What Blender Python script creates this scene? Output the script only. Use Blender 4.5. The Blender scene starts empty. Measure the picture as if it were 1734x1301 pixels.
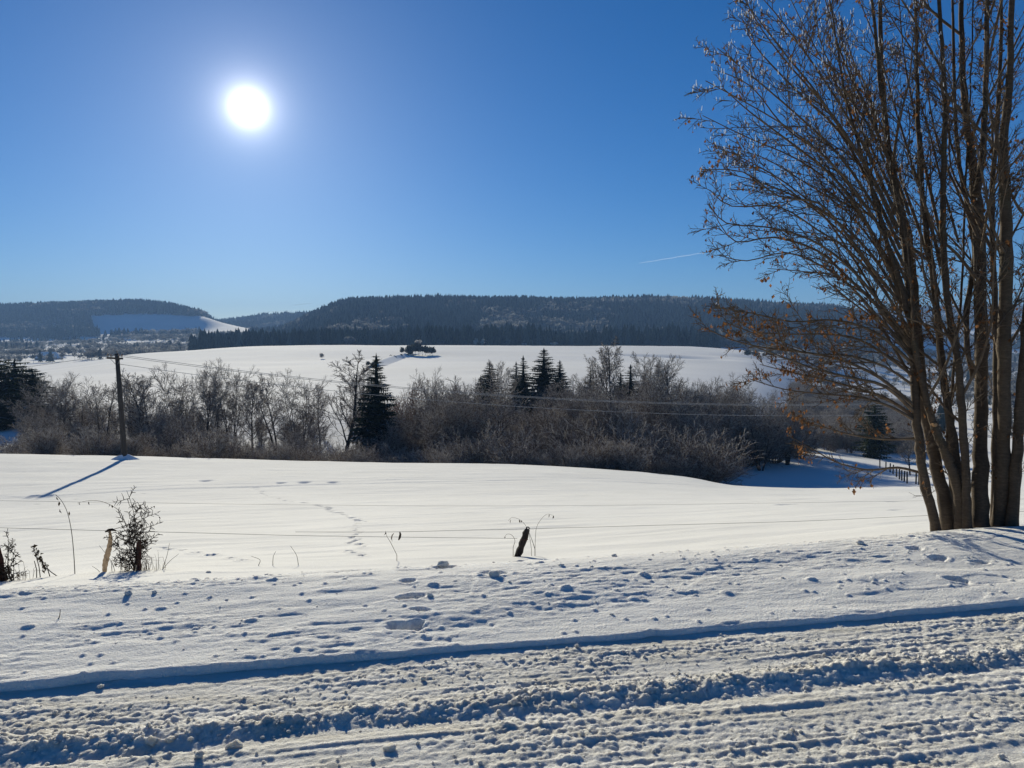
import bpy, math, random
import numpy as np
from mathutils import Vector

# ------------------------------------------------------------------ camera, sky, sun, exposure
scene = bpy.context.scene
col = scene.collection
EYE = 1.6
FPX, CX, CY = 1300.0, 867.0, 650.5           # photo focal length and centre in photo pixels
PITCH = math.radians(2.64)
cam_data = bpy.data.cameras.new('camera')
cam_data.sensor_width = 36.0
cam_data.lens = 36.0 * FPX / 1734.0
cam_data.clip_start = 0.05
cam_data.clip_end = 40000.0
cam = bpy.data.objects.new('camera', cam_data)
cam.location = (0, 0, EYE)
cam.rotation_euler = (math.pi / 2 - PITCH, 0, 0)
col.objects.link(cam)
scene.camera = cam

SUN_AZ, SUN_EL = math.radians(-18.7), math.radians(16.3)
SUN_DIR = Vector((math.sin(SUN_AZ) * math.cos(SUN_EL), math.cos(SUN_AZ) * math.cos(SUN_EL), math.sin(SUN_EL)))
world = bpy.data.worlds.new('World')
scene.world = world
world.use_nodes = True
wn, wl = world.node_tree.nodes, world.node_tree.links
wn.clear()
w_out = wn.new('ShaderNodeOutputWorld')
w_sky = wn.new('ShaderNodeTexSky')
w_sky.sky_type = 'NISHITA'
w_sky.sun_disc = False
w_sky.sun_elevation = SUN_EL
w_sky.sun_rotation = SUN_AZ
w_sky.altitude = 400.0
w_sky.air_density = 0.85
w_sky.dust_density = 0.2
w_sky.ozone_density = 4.0
w_hsv = wn.new('ShaderNodeHueSaturation')
w_hsv.inputs['Saturation'].default_value = 1.31
w_bg = wn.new('ShaderNodeBackground')
w_bg.inputs['Strength'].default_value = 0.05
wl.new(w_sky.outputs[0], w_hsv.inputs['Color'])
w_tint = wn.new('ShaderNodeMix'); w_tint.data_type = 'RGBA'; w_tint.blend_type = 'MULTIPLY'; w_tint.inputs[0].default_value = 1.0
w_tint.inputs[7].default_value = (0.80, 0.955, 1.12, 1)
wl.new(w_hsv.outputs[0], w_tint.inputs[6])
wl.new(w_tint.outputs[2], w_bg.inputs['Color'])
# the sun itself with its aureole, fixed to the sun's direction
w_tc = wn.new('ShaderNodeTexCoord')
w_dot = wn.new('ShaderNodeVectorMath'); w_dot.operation = 'DOT_PRODUCT'
w_dot.inputs[1].default_value = SUN_DIR
wl.new(w_tc.outputs['Generated'], w_dot.inputs[0])
w_acos = wn.new('ShaderNodeMath'); w_acos.operation = 'ARCCOSINE'
wl.new(w_dot.outputs['Value'], w_acos.inputs[0])
def w_math(op, a, b=None):
    m = wn.new('ShaderNodeMath'); m.operation = op
    for i, q in enumerate((a, b)):
        if q is None: continue
        if isinstance(q, (int, float)): m.inputs[i].default_value = q
        else: wl.new(q, m.inputs[i])
    return m.outputs[0]
deg = w_math('MULTIPLY', w_acos.outputs[0], 180 / math.pi)
# glare of the bare sun: falls with the square of the angle, and dies away far from it
fall = w_math('DIVIDE', 1.35, w_math('ADD', w_math('MULTIPLY', deg, deg), 0.22))
s2 = w_math('MULTIPLY', fall, w_math('EXPONENT', w_math('MULTIPLY', deg, -0.045)))
w_glow = wn.new('ShaderNodeBackground')
w_glow.inputs['Color'].default_value = (1.0, 0.97, 0.95, 1)
wl.new(s2, w_glow.inputs['Strength'])
w_add = wn.new('ShaderNodeAddShader')
wl.new(w_bg.outputs[0], w_add.inputs[0]); wl.new(w_glow.outputs[0], w_add.inputs[1])
wl.new(w_add.outputs[0], w_out.inputs['Surface'])

sun_data = bpy.data.lights.new('sun', 'SUN')
sun_data.energy = 5.0
sun_data.angle = math.radians(0.53)
sun_data.color = (1.0, 0.925, 0.73)
sun = bpy.data.objects.new('sun', sun_data)
sun.rotation_euler = SUN_DIR.to_track_quat('Z', 'Y').to_euler()
sun.location = (-30, 90, 40)
col.objects.link(sun)

scene.view_settings.view_transform = 'Standard'
scene.view_settings.look = 'None'
scene.view_settings.gamma = 1.0
scene.view_settings.exposure = 0.52
scene.cycles.max_bounces = 6
scene.cycles.diffuse_bounces = 3
scene.cycles.glossy_bounces = 2
scene.cycles.transmission_bounces = 3
scene.cycles.transparent_max_bounces = 6
scene.cycles.volume_bounces = 0
scene.cycles.use_denoising = True

# ------------------------------------------------------------------ helpers
rng = np.random.default_rng(7)
random.seed(7)

def ray(px, py):
    """photo pixel -> (lateral per metre of depth, rise per metre of depth)"""
    a = (px - CX) / FPX; b = (CY - py) / FPX
    y = math.cos(PITCH) + b * math.sin(PITCH)
    z = b * math.cos(PITCH) - math.sin(PITCH)
    return a / y, z / y

def at(px, py, d):
    s, k = ray(px, py)
    return Vector((s * d, d, EYE + k * d))

def _hash(ix, iy, seed):
    n = (ix.astype(np.int64) * 374761393 + iy.astype(np.int64) * 668265263 + seed * 1274126177) & 0xFFFFFFFF
    n = ((n ^ (n >> 13)) * 1274126177) & 0xFFFFFFFF
    n = ((n ^ (n >> 16)) * 2246822519) & 0xFFFFFFFF
    return ((n ^ (n >> 15)) & 0xFFFFFF) / float(0xFFFFFF)

def vnoise(x, y, seed=0):
    x = np.asarray(x, float); y = np.asarray(y, float)
    ix = np.floor(x); iy = np.floor(y); fx = x - ix; fy = y - iy
    ux = fx * fx * fx * (fx * (fx * 6 - 15) + 10); uy = fy * fy * fy * (fy * (fy * 6 - 15) + 10)
    a = _hash(ix, iy, seed); b = _hash(ix + 1, iy, seed); c = _hash(ix, iy + 1, seed); d = _hash(ix + 1, iy + 1, seed)
    return (a + (b - a) * ux) * (1 - uy) + (c + (d - c) * ux) * uy - 0.5

def fbm(x, y, octv=4, seed=0, gain=0.5):
    t = 0.0; amp = 1.0
    for o in range(octv):
        t = t + amp * vnoise(x * 2 ** o + 17.3 * o, y * 2 ** o + 9.1 * o, seed + o)
        amp *= gain
    return t

def worley(x, y, seed=0):
    """distance to the nearest feature point and a random number of that cell"""
    ix = np.floor(x); iy = np.floor(y)
    best = np.full(np.shape(x), 9.0); rnd = np.zeros(np.shape(x))
    for dx in (-1, 0, 1):
        for dy in (-1, 0, 1):
            cx = ix + dx; cy = iy + dy
            qx = cx + 0.15 + 0.7 * _hash(cx, cy, seed); qy = cy + 0.15 + 0.7 * _hash(cx, cy, seed + 5)
            d = np.hypot(qx - x, qy - y)
            m = d < best
            best = np.where(m, d, best); rnd = np.where(m, _hash(cx, cy, seed + 11), rnd)
    return best, rnd

def sstep(a, b, x):
    t = np.clip((x - a) / (b - a), 0, 1)
    return t * t * (3 - 2 * t)

def mesh_np(name, verts, faces, mats=(), mat_idx=None, smooth=False):
    """verts (n,3), faces (m,3) or (m,4) arrays"""
    me = bpy.data.meshes.new(name)
    verts = np.asarray(verts, np.float32); faces = np.asarray(faces, np.int32)
    k = faces.shape[1]; m = faces.shape[0]
    me.vertices.add(len(verts)); me.vertices.foreach_set('co', verts.ravel())
    me.loops.add(m * k); me.loops.foreach_set('vertex_index', faces.ravel())
    me.polygons.add(m)
    me.polygons.foreach_set('loop_start', np.arange(0, m * k, k, dtype=np.int32))
    if mat_idx is not None:
        me.polygons.foreach_set('material_index', np.asarray(mat_idx, np.int32))
    me.polygons.foreach_set('use_smooth', np.full(m, smooth, dtype=bool))
    me.update(calc_edges=True)
    for mt in mats: me.materials.append(mt)
    return me

def grid_faces(nr, nc):
    i = np.arange(nr * nc).reshape(nr, nc)
    return np.stack([i[:-1, :-1], i[:-1, 1:], i[1:, 1:], i[1:, :-1]], -1).reshape(-1, 4)

def link(name, me, parent=None, loc=None, rot=None, scale=None, **props):
    o = bpy.data.objects.new(name, me); col.objects.link(o)
    if parent is not None: o.parent = parent
    if loc is not None: o.location = loc
    if rot is not None: o.rotation_euler = rot
    if scale is not None: o.scale = scale
    for k, v in props.items(): o[k] = v
    return o

def thing(name, label, cat, loc=(0, 0, 0), group=None, rot=None, scale=None):
    o = link(name, None, None, loc, rot, scale, label=label, category=cat)
    o.empty_display_size = 0.1
    if group: o['group'] = group
    return o

def tag(o, label, cat, group=None):
    o['label'] = label; o['category'] = cat
    if group: o['group'] = group
    return o

def material(name, base=(0.8, 0.8, 0.8), rough=0.7, spec=0.3):
    m = bpy.data.materials.new(name); m.use_nodes = True
    b = m.node_tree.nodes['Principled BSDF']
    b.inputs['Base Color'].default_value = (*base, 1)
    b.inputs['Roughness'].default_value = rough
    b.inputs['Specular IOR Level'].default_value = spec
    return m, m.node_tree.nodes, m.node_tree.links, b

def noise_node(n, l, scale, detail=3, rough=0.55, coord='Object', stretch=None):
    tc = n.new('ShaderNodeTexCoord')
    src = tc.outputs[coord]
    if stretch is not None:
        mp = n.new('ShaderNodeMapping'); mp.inputs['Scale'].default_value = stretch
        l.new(src, mp.inputs['Vector']); src = mp.outputs[0]
    t = n.new('ShaderNodeTexNoise')
    t.inputs['Scale'].default_value = scale; t.inputs['Detail'].default_value = detail; t.inputs['Roughness'].default_value = rough
    l.new(src, t.inputs['Vector'])
    return t

def ramp(n, l, src, stops):
    r = n.new('ShaderNodeValToRGB')
    e = r.color_ramp.elements
    while len(e) < len(stops): e.new(0.5)
    for i, (p, c) in enumerate(stops):
        e[i].position = p; e[i].color = (*c, 1)
    l.new(src, r.inputs[0])
    return r

# ------------------------------------------------------------------ snow materials
def snow_material(name, c_lo, c_hi, patch_scale, fine_scale, fine_dist, sparkle=0.0, rough=0.9, dirt=None, stretch=None, spec=0.04, depth=0.0):
    m, n, l, b = material(name, c_hi, rough, spec)
    if depth > 0:
        b.inputs['Subsurface Weight'].default_value = 1.0; b.inputs['Subsurface Radius'].default_value = (1.0, 0.95, 0.9)
        b.inputs['Subsurface Scale'].default_value = depth
    t = noise_node(n, l, patch_scale, 4, 0.6, stretch=stretch)
    stops = [(0.32, c_lo), (0.62, c_hi)]
    if dirt: stops = [(0.22, dirt), (0.42, c_lo), (0.62, c_hi)]
    r = ramp(n, l, t.outputs[0], stops)
    l.new(r.outputs[0], b.inputs['Base Color'])
    f = noise_node(n, l, fine_scale, 3, 0.65)
    bp = n.new('ShaderNodeBump'); bp.inputs['Distance'].default_value = fine_dist; bp.inputs['Strength'].default_value = 1.0
    l.new(f.outputs[0], bp.inputs['Height'])
    l.new(bp.outputs[0], b.inputs['Normal'])
    if sparkle > 0:
        # single ice crystals turned every way: a few of them catch the sun
        tc = n.new('ShaderNodeTexCoord')
        vo = n.new('ShaderNodeTexVoronoi'); vo.inputs['Scale'].default_value = sparkle
        l.new(tc.outputs['Object'], vo.inputs['Vector'])
        sub = n.new('ShaderNodeVectorMath'); sub.operation = 'SUBTRACT'; sub.inputs[1].default_value = (0.5, 0.5, 0.5)
        l.new(vo.outputs['Color'], sub.inputs[0])
        sc_ = n.new('ShaderNodeVectorMath'); sc_.operation = 'SCALE'; sc_.inputs['Scale'].default_value = 1.6
        l.new(sub.outputs[0], sc_.inputs[0])
        ge = n.new('ShaderNodeNewGeometry')
        ad = n.new('ShaderNodeVectorMath'); ad.operation = 'ADD'
        l.new(sc_.outputs[0], ad.inputs[0]); l.new(ge.outputs['Normal'], ad.inputs[1])
        no = n.new('ShaderNodeVectorMath'); no.operation = 'NORMALIZE'; l.new(ad.outputs[0], no.inputs[0])
        gl = n.new('ShaderNodeBsdfGlossy'); gl.inputs['Roughness'].default_value = 0.12
        l.new(no.outputs[0], gl.inputs['Normal'])
        mx = n.new('ShaderNodeMixShader')
        near = n.new('ShaderNodeMath'); near.operation = 'LESS_THAN'; near.inputs[1].default_value = 0.22
        l.new(vo.outputs['Distance'], near.inputs[0])
        fm = n.new('ShaderNodeMath'); fm.operation = 'MULTIPLY'; fm.inputs[1].default_value = 0.35
        l.new(near.outputs[0], fm.inputs[0])
        l.new(fm.outputs[0], mx.inputs[0]); l.new(b.outputs[0], mx.inputs[1]); l.new(gl.outputs[0], mx.inputs[2])
        l.new(mx.outputs[0], n['Material Output'].inputs['Surface'])
    return m

M_ROAD = snow_material('packed_road_snow', (0.66, 0.635, 0.565), (0.78, 0.76, 0.70), 3.0, 110, 0.010, 0, 0.8, dirt=(0.57, 0.52, 0.42), stretch=(0.6, 2.5, 2.5), depth=0.02)
M_VERGE = snow_material('verge_snow', (0.78, 0.77, 0.725), (0.84, 0.83, 0.79), 1.2, 75, 0.014, 0, 0.9, depth=0.02)
M_FIELD = snow_material('field_snow', (0.78, 0.775, 0.745), (0.82, 0.815, 0.785), 0.35, 40, 0.006, 0, 0.95)
M_FAR = snow_material('far_snow', (0.80, 0.795, 0.77), (0.87, 0.865, 0.84), 0.02, 0.6, 0.05, 0, 0.95, stretch=(0.4, 1, 1))

# ------------------------------------------------------------------ terrain heights
# each column of the land: (lateral column given as a photo column, [(depth in metres, height under the eye)])
LAND = [
 (-500, [(7,-2.2),(12,-3.4),(20,-4.7),(27,-5.5),(36,-6.0),(45,-6.3),(48,-6.5),(58,-8.8),(75,-10.3),(100,-10.2),(115,-9.6),(140,-9.5),(250,-11),(500,-15),(800,-14),(1000,-8),(1300,5),(1500,22),(1750,62),(1950,92),(2300,95),(3500,60),(5000,60)]),
 (0,   [(7,-2.15),(9,-2.62),(12,-3.3),(20,-4.6),(27,-5.45),(36,-6.0),(45,-6.40),(48,-6.62),(58,-8.9),(72,-10.8),(86,-11),(100,-10.4),(115,-9.7),(140,-9.5),(250,-11),(500,-14),(800,-10),(1000,-2),(1300,10),(1500,25),(1750,62),(1900,92),(2200,97),(3500,60),(5000,60)]),
 (110, [(7,-2.1),(9,-2.55),(12,-3.2),(20,-4.5),(27,-5.36),(36,-6.02),(45,-6.46),(48,-6.7),(58,-9.2),(72,-11.6),(86,-11.8),(100,-11),(125,-10),(200,-9.8),(350,-10),(450,-10.2),(520,-12),(800,-9),(1000,-2.5),(1200,6),(1400,15),(1500,23),(1600,33),(1740,72),(1930,102),(2200,108),(3500,60),(5000,60)]),
 (230, [(7,-2.08),(9,-2.5),(12,-3.1),(20,-4.4),(27,-5.3),(36,-6.04),(45,-6.55),(48,-6.8),(58,-9.5),(72,-12.5),(84,-12.8),(100,-11.8),(125,-10.2),(200,-9.6),(350,-6.8),(500,-3.4),(560,-4.5),(700,-8),(900,-4),(1200,8),(1400,17),(1500,24),(1600,32),(1740,76),(1940,106),(2200,110),(3500,60),(5000,60)]),
 (335, [(7,-2.06),(9,-2.48),(12,-3.06),(20,-4.36),(27,-5.28),(36,-6.06),(45,-6.62),(48,-6.9),(58,-9.7),(72,-13),(84,-13.3),(100,-12.2),(125,-10.3),(200,-9.4),(350,-6.4),(520,-1.0),(590,-1.4),(700,-6),(900,-2),(1200,10),(1400,20),(1500,26),(1600,32),(1740,72),(1900,80),(2050,80),(2400,60),(3500,80),(5000,60)]),
 (385, [(7,-2.06),(9,-2.47),(12,-3.05),(20,-4.35),(27,-5.27),(36,-6.07),(45,-6.65),(48,-6.92),(58,-9.8),(72,-13.1),(84,-13.4),(100,-12.3),(125,-10.4),(200,-9.4),(350,-6.2),(540,0.6),(600,0.4),(700,-5),(900,-1),(1200,12),(1400,26),(1500,36),(1650,50),(1750,54),(1900,46),(2100,48),(2500,78),(2800,86),(3500,80),(5000,60)]),
 (460, [(7,-2.05),(9,-2.45),(12,-3.02),(20,-4.32),(27,-5.26),(36,-6.09),(45,-6.72),(48,-7.0),(58,-10),(72,-13.2),(84,-13.6),(100,-12.5),(125,-10.5),(200,-9.3),(350,-6.1),(560,1.8),(620,1.0),(700,-5),(900,0),(1200,10),(1500,24),(2000,52),(2400,88),(2800,92),(3500,80),(5000,60)]),
 (530, [(7,-2.05),(9,-2.43),(12,-3.0),(20,-4.3),(27,-5.25),(36,-6.1),(45,-6.78),(48,-7.05),(58,-10.1),(72,-13.3),(84,-13.7),(100,-12.5),(125,-10.6),(200,-9.3),(350,-6),(580,2.4),(630,2.0),(700,-4),(900,6),(1100,24),(1250,40),(1400,50),(1700,60),(2400,92),(3500,80),(5000,60)]),
 (610, [(7,-2.04),(9,-2.41),(12,-2.96),(20,-4.25),(27,-5.23),(36,-6.12),(45,-6.85),(48,-7.13),(58,-10.2),(72,-13.4),(84,-13.8),(100,-12.6),(125,-10.6),(200,-9.2),(350,-6),(590,2.6),(640,2.2),(700,-4),(860,6),(1000,28),(1200,58),(1300,69),(1450,75),(1900,80),(3500,80),(5000,60)]),
 (870, [(7,-2.0),(9,-2.36),(12,-2.88),(20,-4.15),(27,-5.16),(36,-6.14),(45,-6.98),(48,-7.3),(58,-10.4),(72,-13.6),(84,-14),(100,-12.8),(125,-10.8),(200,-9.2),(350,-6),(600,2.3),(650,2.0),(710,-4),(850,2),(1000,22),(1200,62),(1300,74),(1450,79),(1900,82),(3500,80),(5000,60)]),
 (1150,[(7,-1.9),(9,-2.26),(12,-2.76),(20,-4.1),(27,-5.16),(36,-6.4),(45,-7.55),(48,-8.0),(56,-10.0),(66,-12.2),(80,-14.4),(100,-13.8),(125,-12.3),(200,-10.5),(350,-7),(500,-1.8),(600,1.8),(650,1.4),(710,-4),(850,2),(1000,20),(1200,60),(1300,72),(1450,77),(1900,82),(3500,80),(5000,60)]),
 (1260,[(7,-1.86),(9,-2.2),(12,-2.7),(20,-4.05),(27,-5.2),(36,-6.62),(45,-8.1),(48,-8.7),(54,-10.2),(62,-11.6),(70,-12.4),(80,-13.0),(95,-13.5),(115,-13.8),(150,-13.2),(200,-12.2),(300,-10.2),(420,-6.5),(560,-1.4),(640,-1.6),(710,-5),(850,2),(1000,20),(1200,56),(1300,66),(1450,71),(1900,78),(3500,80),(5000,60)]),
 (1400,[(7,-1.8),(9,-2.14),(12,-2.64),(20,-3.98),(27,-5.2),(36,-6.72),(45,-8.25),(48,-8.85),(53,-10.2),(60,-11.5),(70,-12.5),(80,-13.1),(95,-13.9),(112,-15.2),(150,-17),(200,-18),(300,-19),(420,-17),(600,-9.2),(700,-11),(850,-2),(1000,18),(1200,50),(1300,58),(1450,63),(1900,75),(3000,120),(3500,130),(5000,120)]),
 (1560,[(7,-1.74),(9,-2.07),(12,-2.58),(20,-3.94),(27,-5.15),(36,-6.72),(45,-8.15),(48,-8.75),(54,-10.2),(62,-11.5),(75,-13.0),(90,-14.5),(120,-16.4),(150,-18),(200,-21),(300,-24),(450,-23),(600,-20),(800,-14),(1000,-6),(1200,14),(1500,30),(2000,60),(2600,120),(3100,150),(3500,155),(5000,120)]),
 (1740,[(7,-1.68),(9,-2.0),(12,-2.52),(20,-3.9),(27,-5.15),(36,-6.74),(45,-8.25),(48,-8.9),(56,-10.6),(66,-12),(80,-13.6),(100,-15.3),(150,-18.5),(200,-21.5),(300,-24),(450,-24),(600,-22),(800,-17),(1000,-10),(1200,0),(1500,24),(2000,62),(2600,128),(3100,158),(3500,160),(5000,120)]),
 (2300,[(7,-1.6),(9,-1.9),(12,-2.45),(20,-3.85),(27,-5.1),(36,-6.75),(45,-8.3),(48,-9),(56,-10.8),(66,-12.2),(80,-13.8),(100,-15.5),(150,-18.5),(200,-21.5),(300,-24),(450,-24),(600,-22),(800,-17),(1000,-10),(1200,0),(1500,24),(2000,60),(2600,120),(3100,150),(3500,155),(5000,120)]),
]
def pchip(x, y, xq):
    x = np.asarray(x, float); y = np.asarray(y, float)
    h = np.diff(x); dl = np.diff(y) / h
    m = np.zeros_like(x)
    same = dl[:-1] * dl[1:] > 0
    w1 = 2 * h[1:] + h[:-1]; w2 = h[1:] + 2 * h[:-1]
    with np.errstate(divide='ignore', invalid='ignore'):
        mm = (w1 + w2) / (w1 / dl[:-1] + w2 / dl[1:])
    m[1:-1] = np.where(same, mm, 0)
    m[0] = dl[0]; m[-1] = dl[-1]
    i = np.clip(np.searchsorted(x, xq) - 1, 0, len(x) - 2)
    t = np.clip((xq - x[i]) / h[i], 0, 1)
    return ((1 + 2 * t) * (1 - t) ** 2 * y[i] + t * (1 - t) ** 2 * h[i] * m[i]
            + t * t * (3 - 2 * t) * y[i + 1] + t * t * (t - 1) * h[i] * m[i + 1])
LD = np.linspace(math.log(7), math.log(5000), 700)
LS_COL = np.array([(c - CX) / FPX for c, _ in LAND])
_tab = np.stack([pchip(np.log([p[0] for p in prof]), [p[1] for p in prof], LD) for _, prof in LAND])
LS = np.linspace(LS_COL[0], LS_COL[-1], 500)
TAB = np.stack([pchip(LS_COL, _tab[:, j], LS) for j in range(len(LD))], 1)      # (s, logd)
_k = np.array([1, 2, 3, 2, 1.]); _k /= _k.sum()
TAB = np.apply_along_axis(lambda r: np.convolve(np.pad(r, 2, mode='edge'), _k, 'valid'), 0, TAB)

def land(x, y):
    """height (world z) of the open land beyond the verge"""
    x = np.asarray(x, float); y = np.maximum(np.asarray(y, float), 1.0)
    s = np.clip(x / y, LS[0], LS[-1]); ld = np.clip(np.log(y), LD[0], LD[-1])
    fs = (s - LS[0]) / (LS[1] - LS[0]); fd = (ld - LD[0]) / (LD[1] - LD[0])
    i = np.clip(fs.astype(int), 0, len(LS) - 2); j = np.clip(fd.astype(int), 0, len(LD) - 2)
    a = fs - i; b = fd - j
    return EYE + (TAB[i, j] * (1 - a) * (1 - b) + TAB[i + 1, j] * a * (1 - b) + TAB[i, j + 1] * (1 - a) * b + TAB[i + 1, j + 1] * a * b)

ROT = math.radians(12.0)                         # the road runs 12 degrees off the picture plane
CU, SU = math.cos(ROT), math.sin(ROT)
def uv_of(x, y): return x * CU + y * SU, -x * SU + y * CU
def xy_of(u, v): return u * CU - v * SU, u * SU + v * CU
V_EDGE, V_CREST = 3.94, 5.50

def edge_v(u):
    return V_EDGE + 0.04 * vnoise(u * 1.1, 0 * u, 40) + 0.02 * vnoise(u * 4.3, 0 * u, 41) + 0.012 * vnoise(u * 11.0, 0 * u, 42)

# boot prints on the verge: (photo px, py, length, width, depth, turn)
BOOTS = [(690, 984, .17, .11, .06, 5), (699, 1012, .24, .12, .075, 8), (690, 1057, .30, .13, .085, 0), (706, 1052, .14, .10, .06, 20),
         (752, 955, .26, .10, .05, 30), (836, 972, .26, .10, .05, 0), (709, 1033, .10, .12, .05, 75),
         (1590, 945, .22, .10, .04, 20), (1660, 950, .22, .09, .035, 0), (1625, 982, .24, .10, .05, -30), (1550, 930, .20, .10, .035, 30)]
BOOTS_W = []
for px, py, L_, W_, D_, T_ in BOOTS:
    s_, k_ = ray(px, py); d_ = (EYE - 0.05) / -k_
    BOOTS_W.append((s_ * d_, d_, L_ * 0.72, W_ * 1.05, D_, math.radians(T_)))

def verge_base(u, v):
    """smooth verge profile across the road"""
    x, y = xy_of(u, v)
    top = 0.033 + 0.017 * sstep(V_EDGE - 0.1, V_CREST, v)
    lnd = land(x, np.maximum(y, 7.0)) + np.maximum(7.0 - y, 0) * 0.18
    w = sstep(V_CREST - 0.35, V_CREST + 1.0, v)
    return top * (1 - w) + np.minimum(lnd, top) * w

def verge_height(u, v):
    z = verge_base(u, v)
    near = 1 - sstep(V_CREST - 0.05, V_CREST + 0.7, v)
    rowy = fbm(u * 0.55 + 0.3 * v, v * 2.6, 3, 60)
    z = z + near * 0.014 * rowy + near * 0.0065 * fbm(u * 1.6, v * 5.0, 3, 70) + near * 0.004 * fbm(u * 5.0, v * 11.0, 3, 72)
    z = z + near * 0.0058 * (0.45 + 1.3 * sstep(-0.1, 0.25, vnoise(u * 0.9, v * 2.4, 76))) * fbm(u * 8, v * 25, 4, 75, 0.62)
    # wind-cut shelves in places, steeper on the side turned to the road
    sh = vnoise(u * 0.42 + 0.5 * vnoise(u * 2.2, v * 3, 83), v * 2.2 + 0.35 * vnoise(u * 3.1, v * 5, 84), 81)
    part = sstep(-0.05, 0.2, vnoise(u * 0.8, v * 1.4, 85))
    z = z + near * part * (0.011 * sstep(0.04, 0.18, sh) + 0.006 * sstep(0.0, 0.05, vnoise(u * 1.9, v * 6.0, 86)))
    f, r = worley(u * 6.5, v * 8.0, 90)                    # scattered lumps
    lump = np.sqrt(np.clip(1 - (f / (0.10 + 0.16 * r)) ** 2, 0, 1))
    z = z + near * lump * np.where(r > 0.98, 0.014, 0)
    f, r = worley(u * 17, v * 17, 91)
    z = z + near * np.sqrt(np.clip(1 - (f / 0.3) ** 2, 0, 1)) * np.where(r > 0.94, 0.009, 0)
    x, y = xy_of(u, v)
    for bx, by, L_, W_, D_, T_ in BOOTS_W:
        dx = x - bx; dy = y - by
        p = (dx * math.cos(T_) + dy * math.sin(T_)) / (L_ / 2); q = (-dx * math.sin(T_) + dy * math.cos(T_)) / (W_ / 2)
        rr = np.sqrt(p * p + q * q) + 0.55 * vnoise(x * 13, y * 13, 95) + 0.35 * vnoise(x * 31, y * 31, 96)
        z = z - 0.75 * D_ * (1 - sstep(0.55, 1.0, rr)) + 0.005 * np.exp(-((rr - 1.25) / 0.2) ** 2)
    # the cut towards the road
    e = edge_v(u)
    cut = sstep(e - 0.022, e + 0.018, v)
    z = z * cut - 0.03 * (1 - cut)
    z = z - 0.05 * sstep(6.45, 6.9, v)
    return z

def road_height(u, v):
    wob = 0.05 * vnoise(u * 0.5, 0 * u, 20) + 0.015 * vnoise(u * 2.3, 0 * u, 21)
    w = v + wob
    z = np.zeros_like(u)
    def ridge(c, amp, wid, seed, broken=0.6):
        k = np.clip(1 + broken * 2.2 * fbm(u * 1.7, v * 2.0, 3, seed), 0.12, 2.2)
        k = k * (0.25 + 0.95 * sstep(-0.22, 0.12, vnoise(u * 0.55 + seed * 3.7, v * 2.2, seed + 7))) if wid < 0.02 else k
        return amp * k * np.exp(-((w - c) / wid) ** 2)
    z = z + ridge(3.34, 0.010, 0.055, 100, 0.4)
    z = z - 0.007 * np.exp(-((w - 3.20) / 0.05) ** 4)
    for i, (c, am) in enumerate(((3.43, .005), (3.485, .006), (3.54, .006), (3.59, .005), (3.645, .0055), (3.70, .004), (3.76, .004), (3.83, .003),
                                 (3.09, .007), (3.045, .006), (2.985, .006), (2.93, .004), (2.87, .006), (2.80, .005), (2.745, .005), (2.69, .006), (2.63, .004), (2.57, .006), (2.51, .005), (2.44, .005))):
        z = z + ridge(c + 0.045 * vnoise(u * 0.4, 0 * u, 300 + i) + 0.009 * vnoise(u * 3.1, 0 * u, 330 + i), am * 0.68, 0.0135, 120 + i, 0.95)
    # crumbs and clods pressed by tyres, thick on the ridges
    dens = np.clip(0.62 + 1.2 * fbm(u * 1.1, v * 4.0, 3, 130) + 0.9 * np.exp(-((w - 3.34) / 0.10) ** 2) - 0.65 * sstep(3.72, 3.92, v) - 0.55 * np.exp(-((w - 3.19) / 0.05) ** 2), 0.10, 1.5)
    wx = 0.35 * vnoise(u * 19, v * 19, 5); wy = 0.35 * vnoise(u * 19 + 7, v * 19, 6)
    f, r = worley(u * 15 + wx, v * 19 + wy, 131)
    z = z + dens * 0.0085 * np.sqrt(np.clip(1 - (f / 0.55) ** 2, 0, 1)) * np.where(r > 0.45, r, 0.10)
    f, r = worley(u * 34 + wx, v * 40 + wy, 132)
    z = z + (0.35 + dens) * 0.0048 * np.sqrt(np.clip(1 - (f / 0.6) ** 2, 0, 1)) * (0.2 + r)
    f, r = worley(u * 7.5 + wx, v * 9.5 + wy, 133)
    z = z + np.exp(-((w - 3.36) / 0.07) ** 2) * 0.016 * np.sqrt(np.clip(1 - (f / 0.5) ** 2, 0, 1)) * np.where(r > 0.35, r, 0.12)
    z = z + 0.004 * fbm(u * 0.9, v * 15, 3, 135) + 0.006 * fbm(u * 26, v * 34, 4, 136, 0.65) * (0.35 + dens)
    return z

def spaced(lo, a, b, hi, fine, grow=1.18):
    mid = np.arange(a, b, fine)
    out_r = [mid[-1]]; st = fine
    while out_r[-1] < hi: st *= grow; out_r.append(out_r[-1] + st)
    out_l = [mid[0]]; st = fine
    while out_l[-1] > lo: st *= grow; out_l.append(out_l[-1] - st)
    return np.concatenate([out_l[1:][::-1], mid, out_r[1:]])

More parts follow.
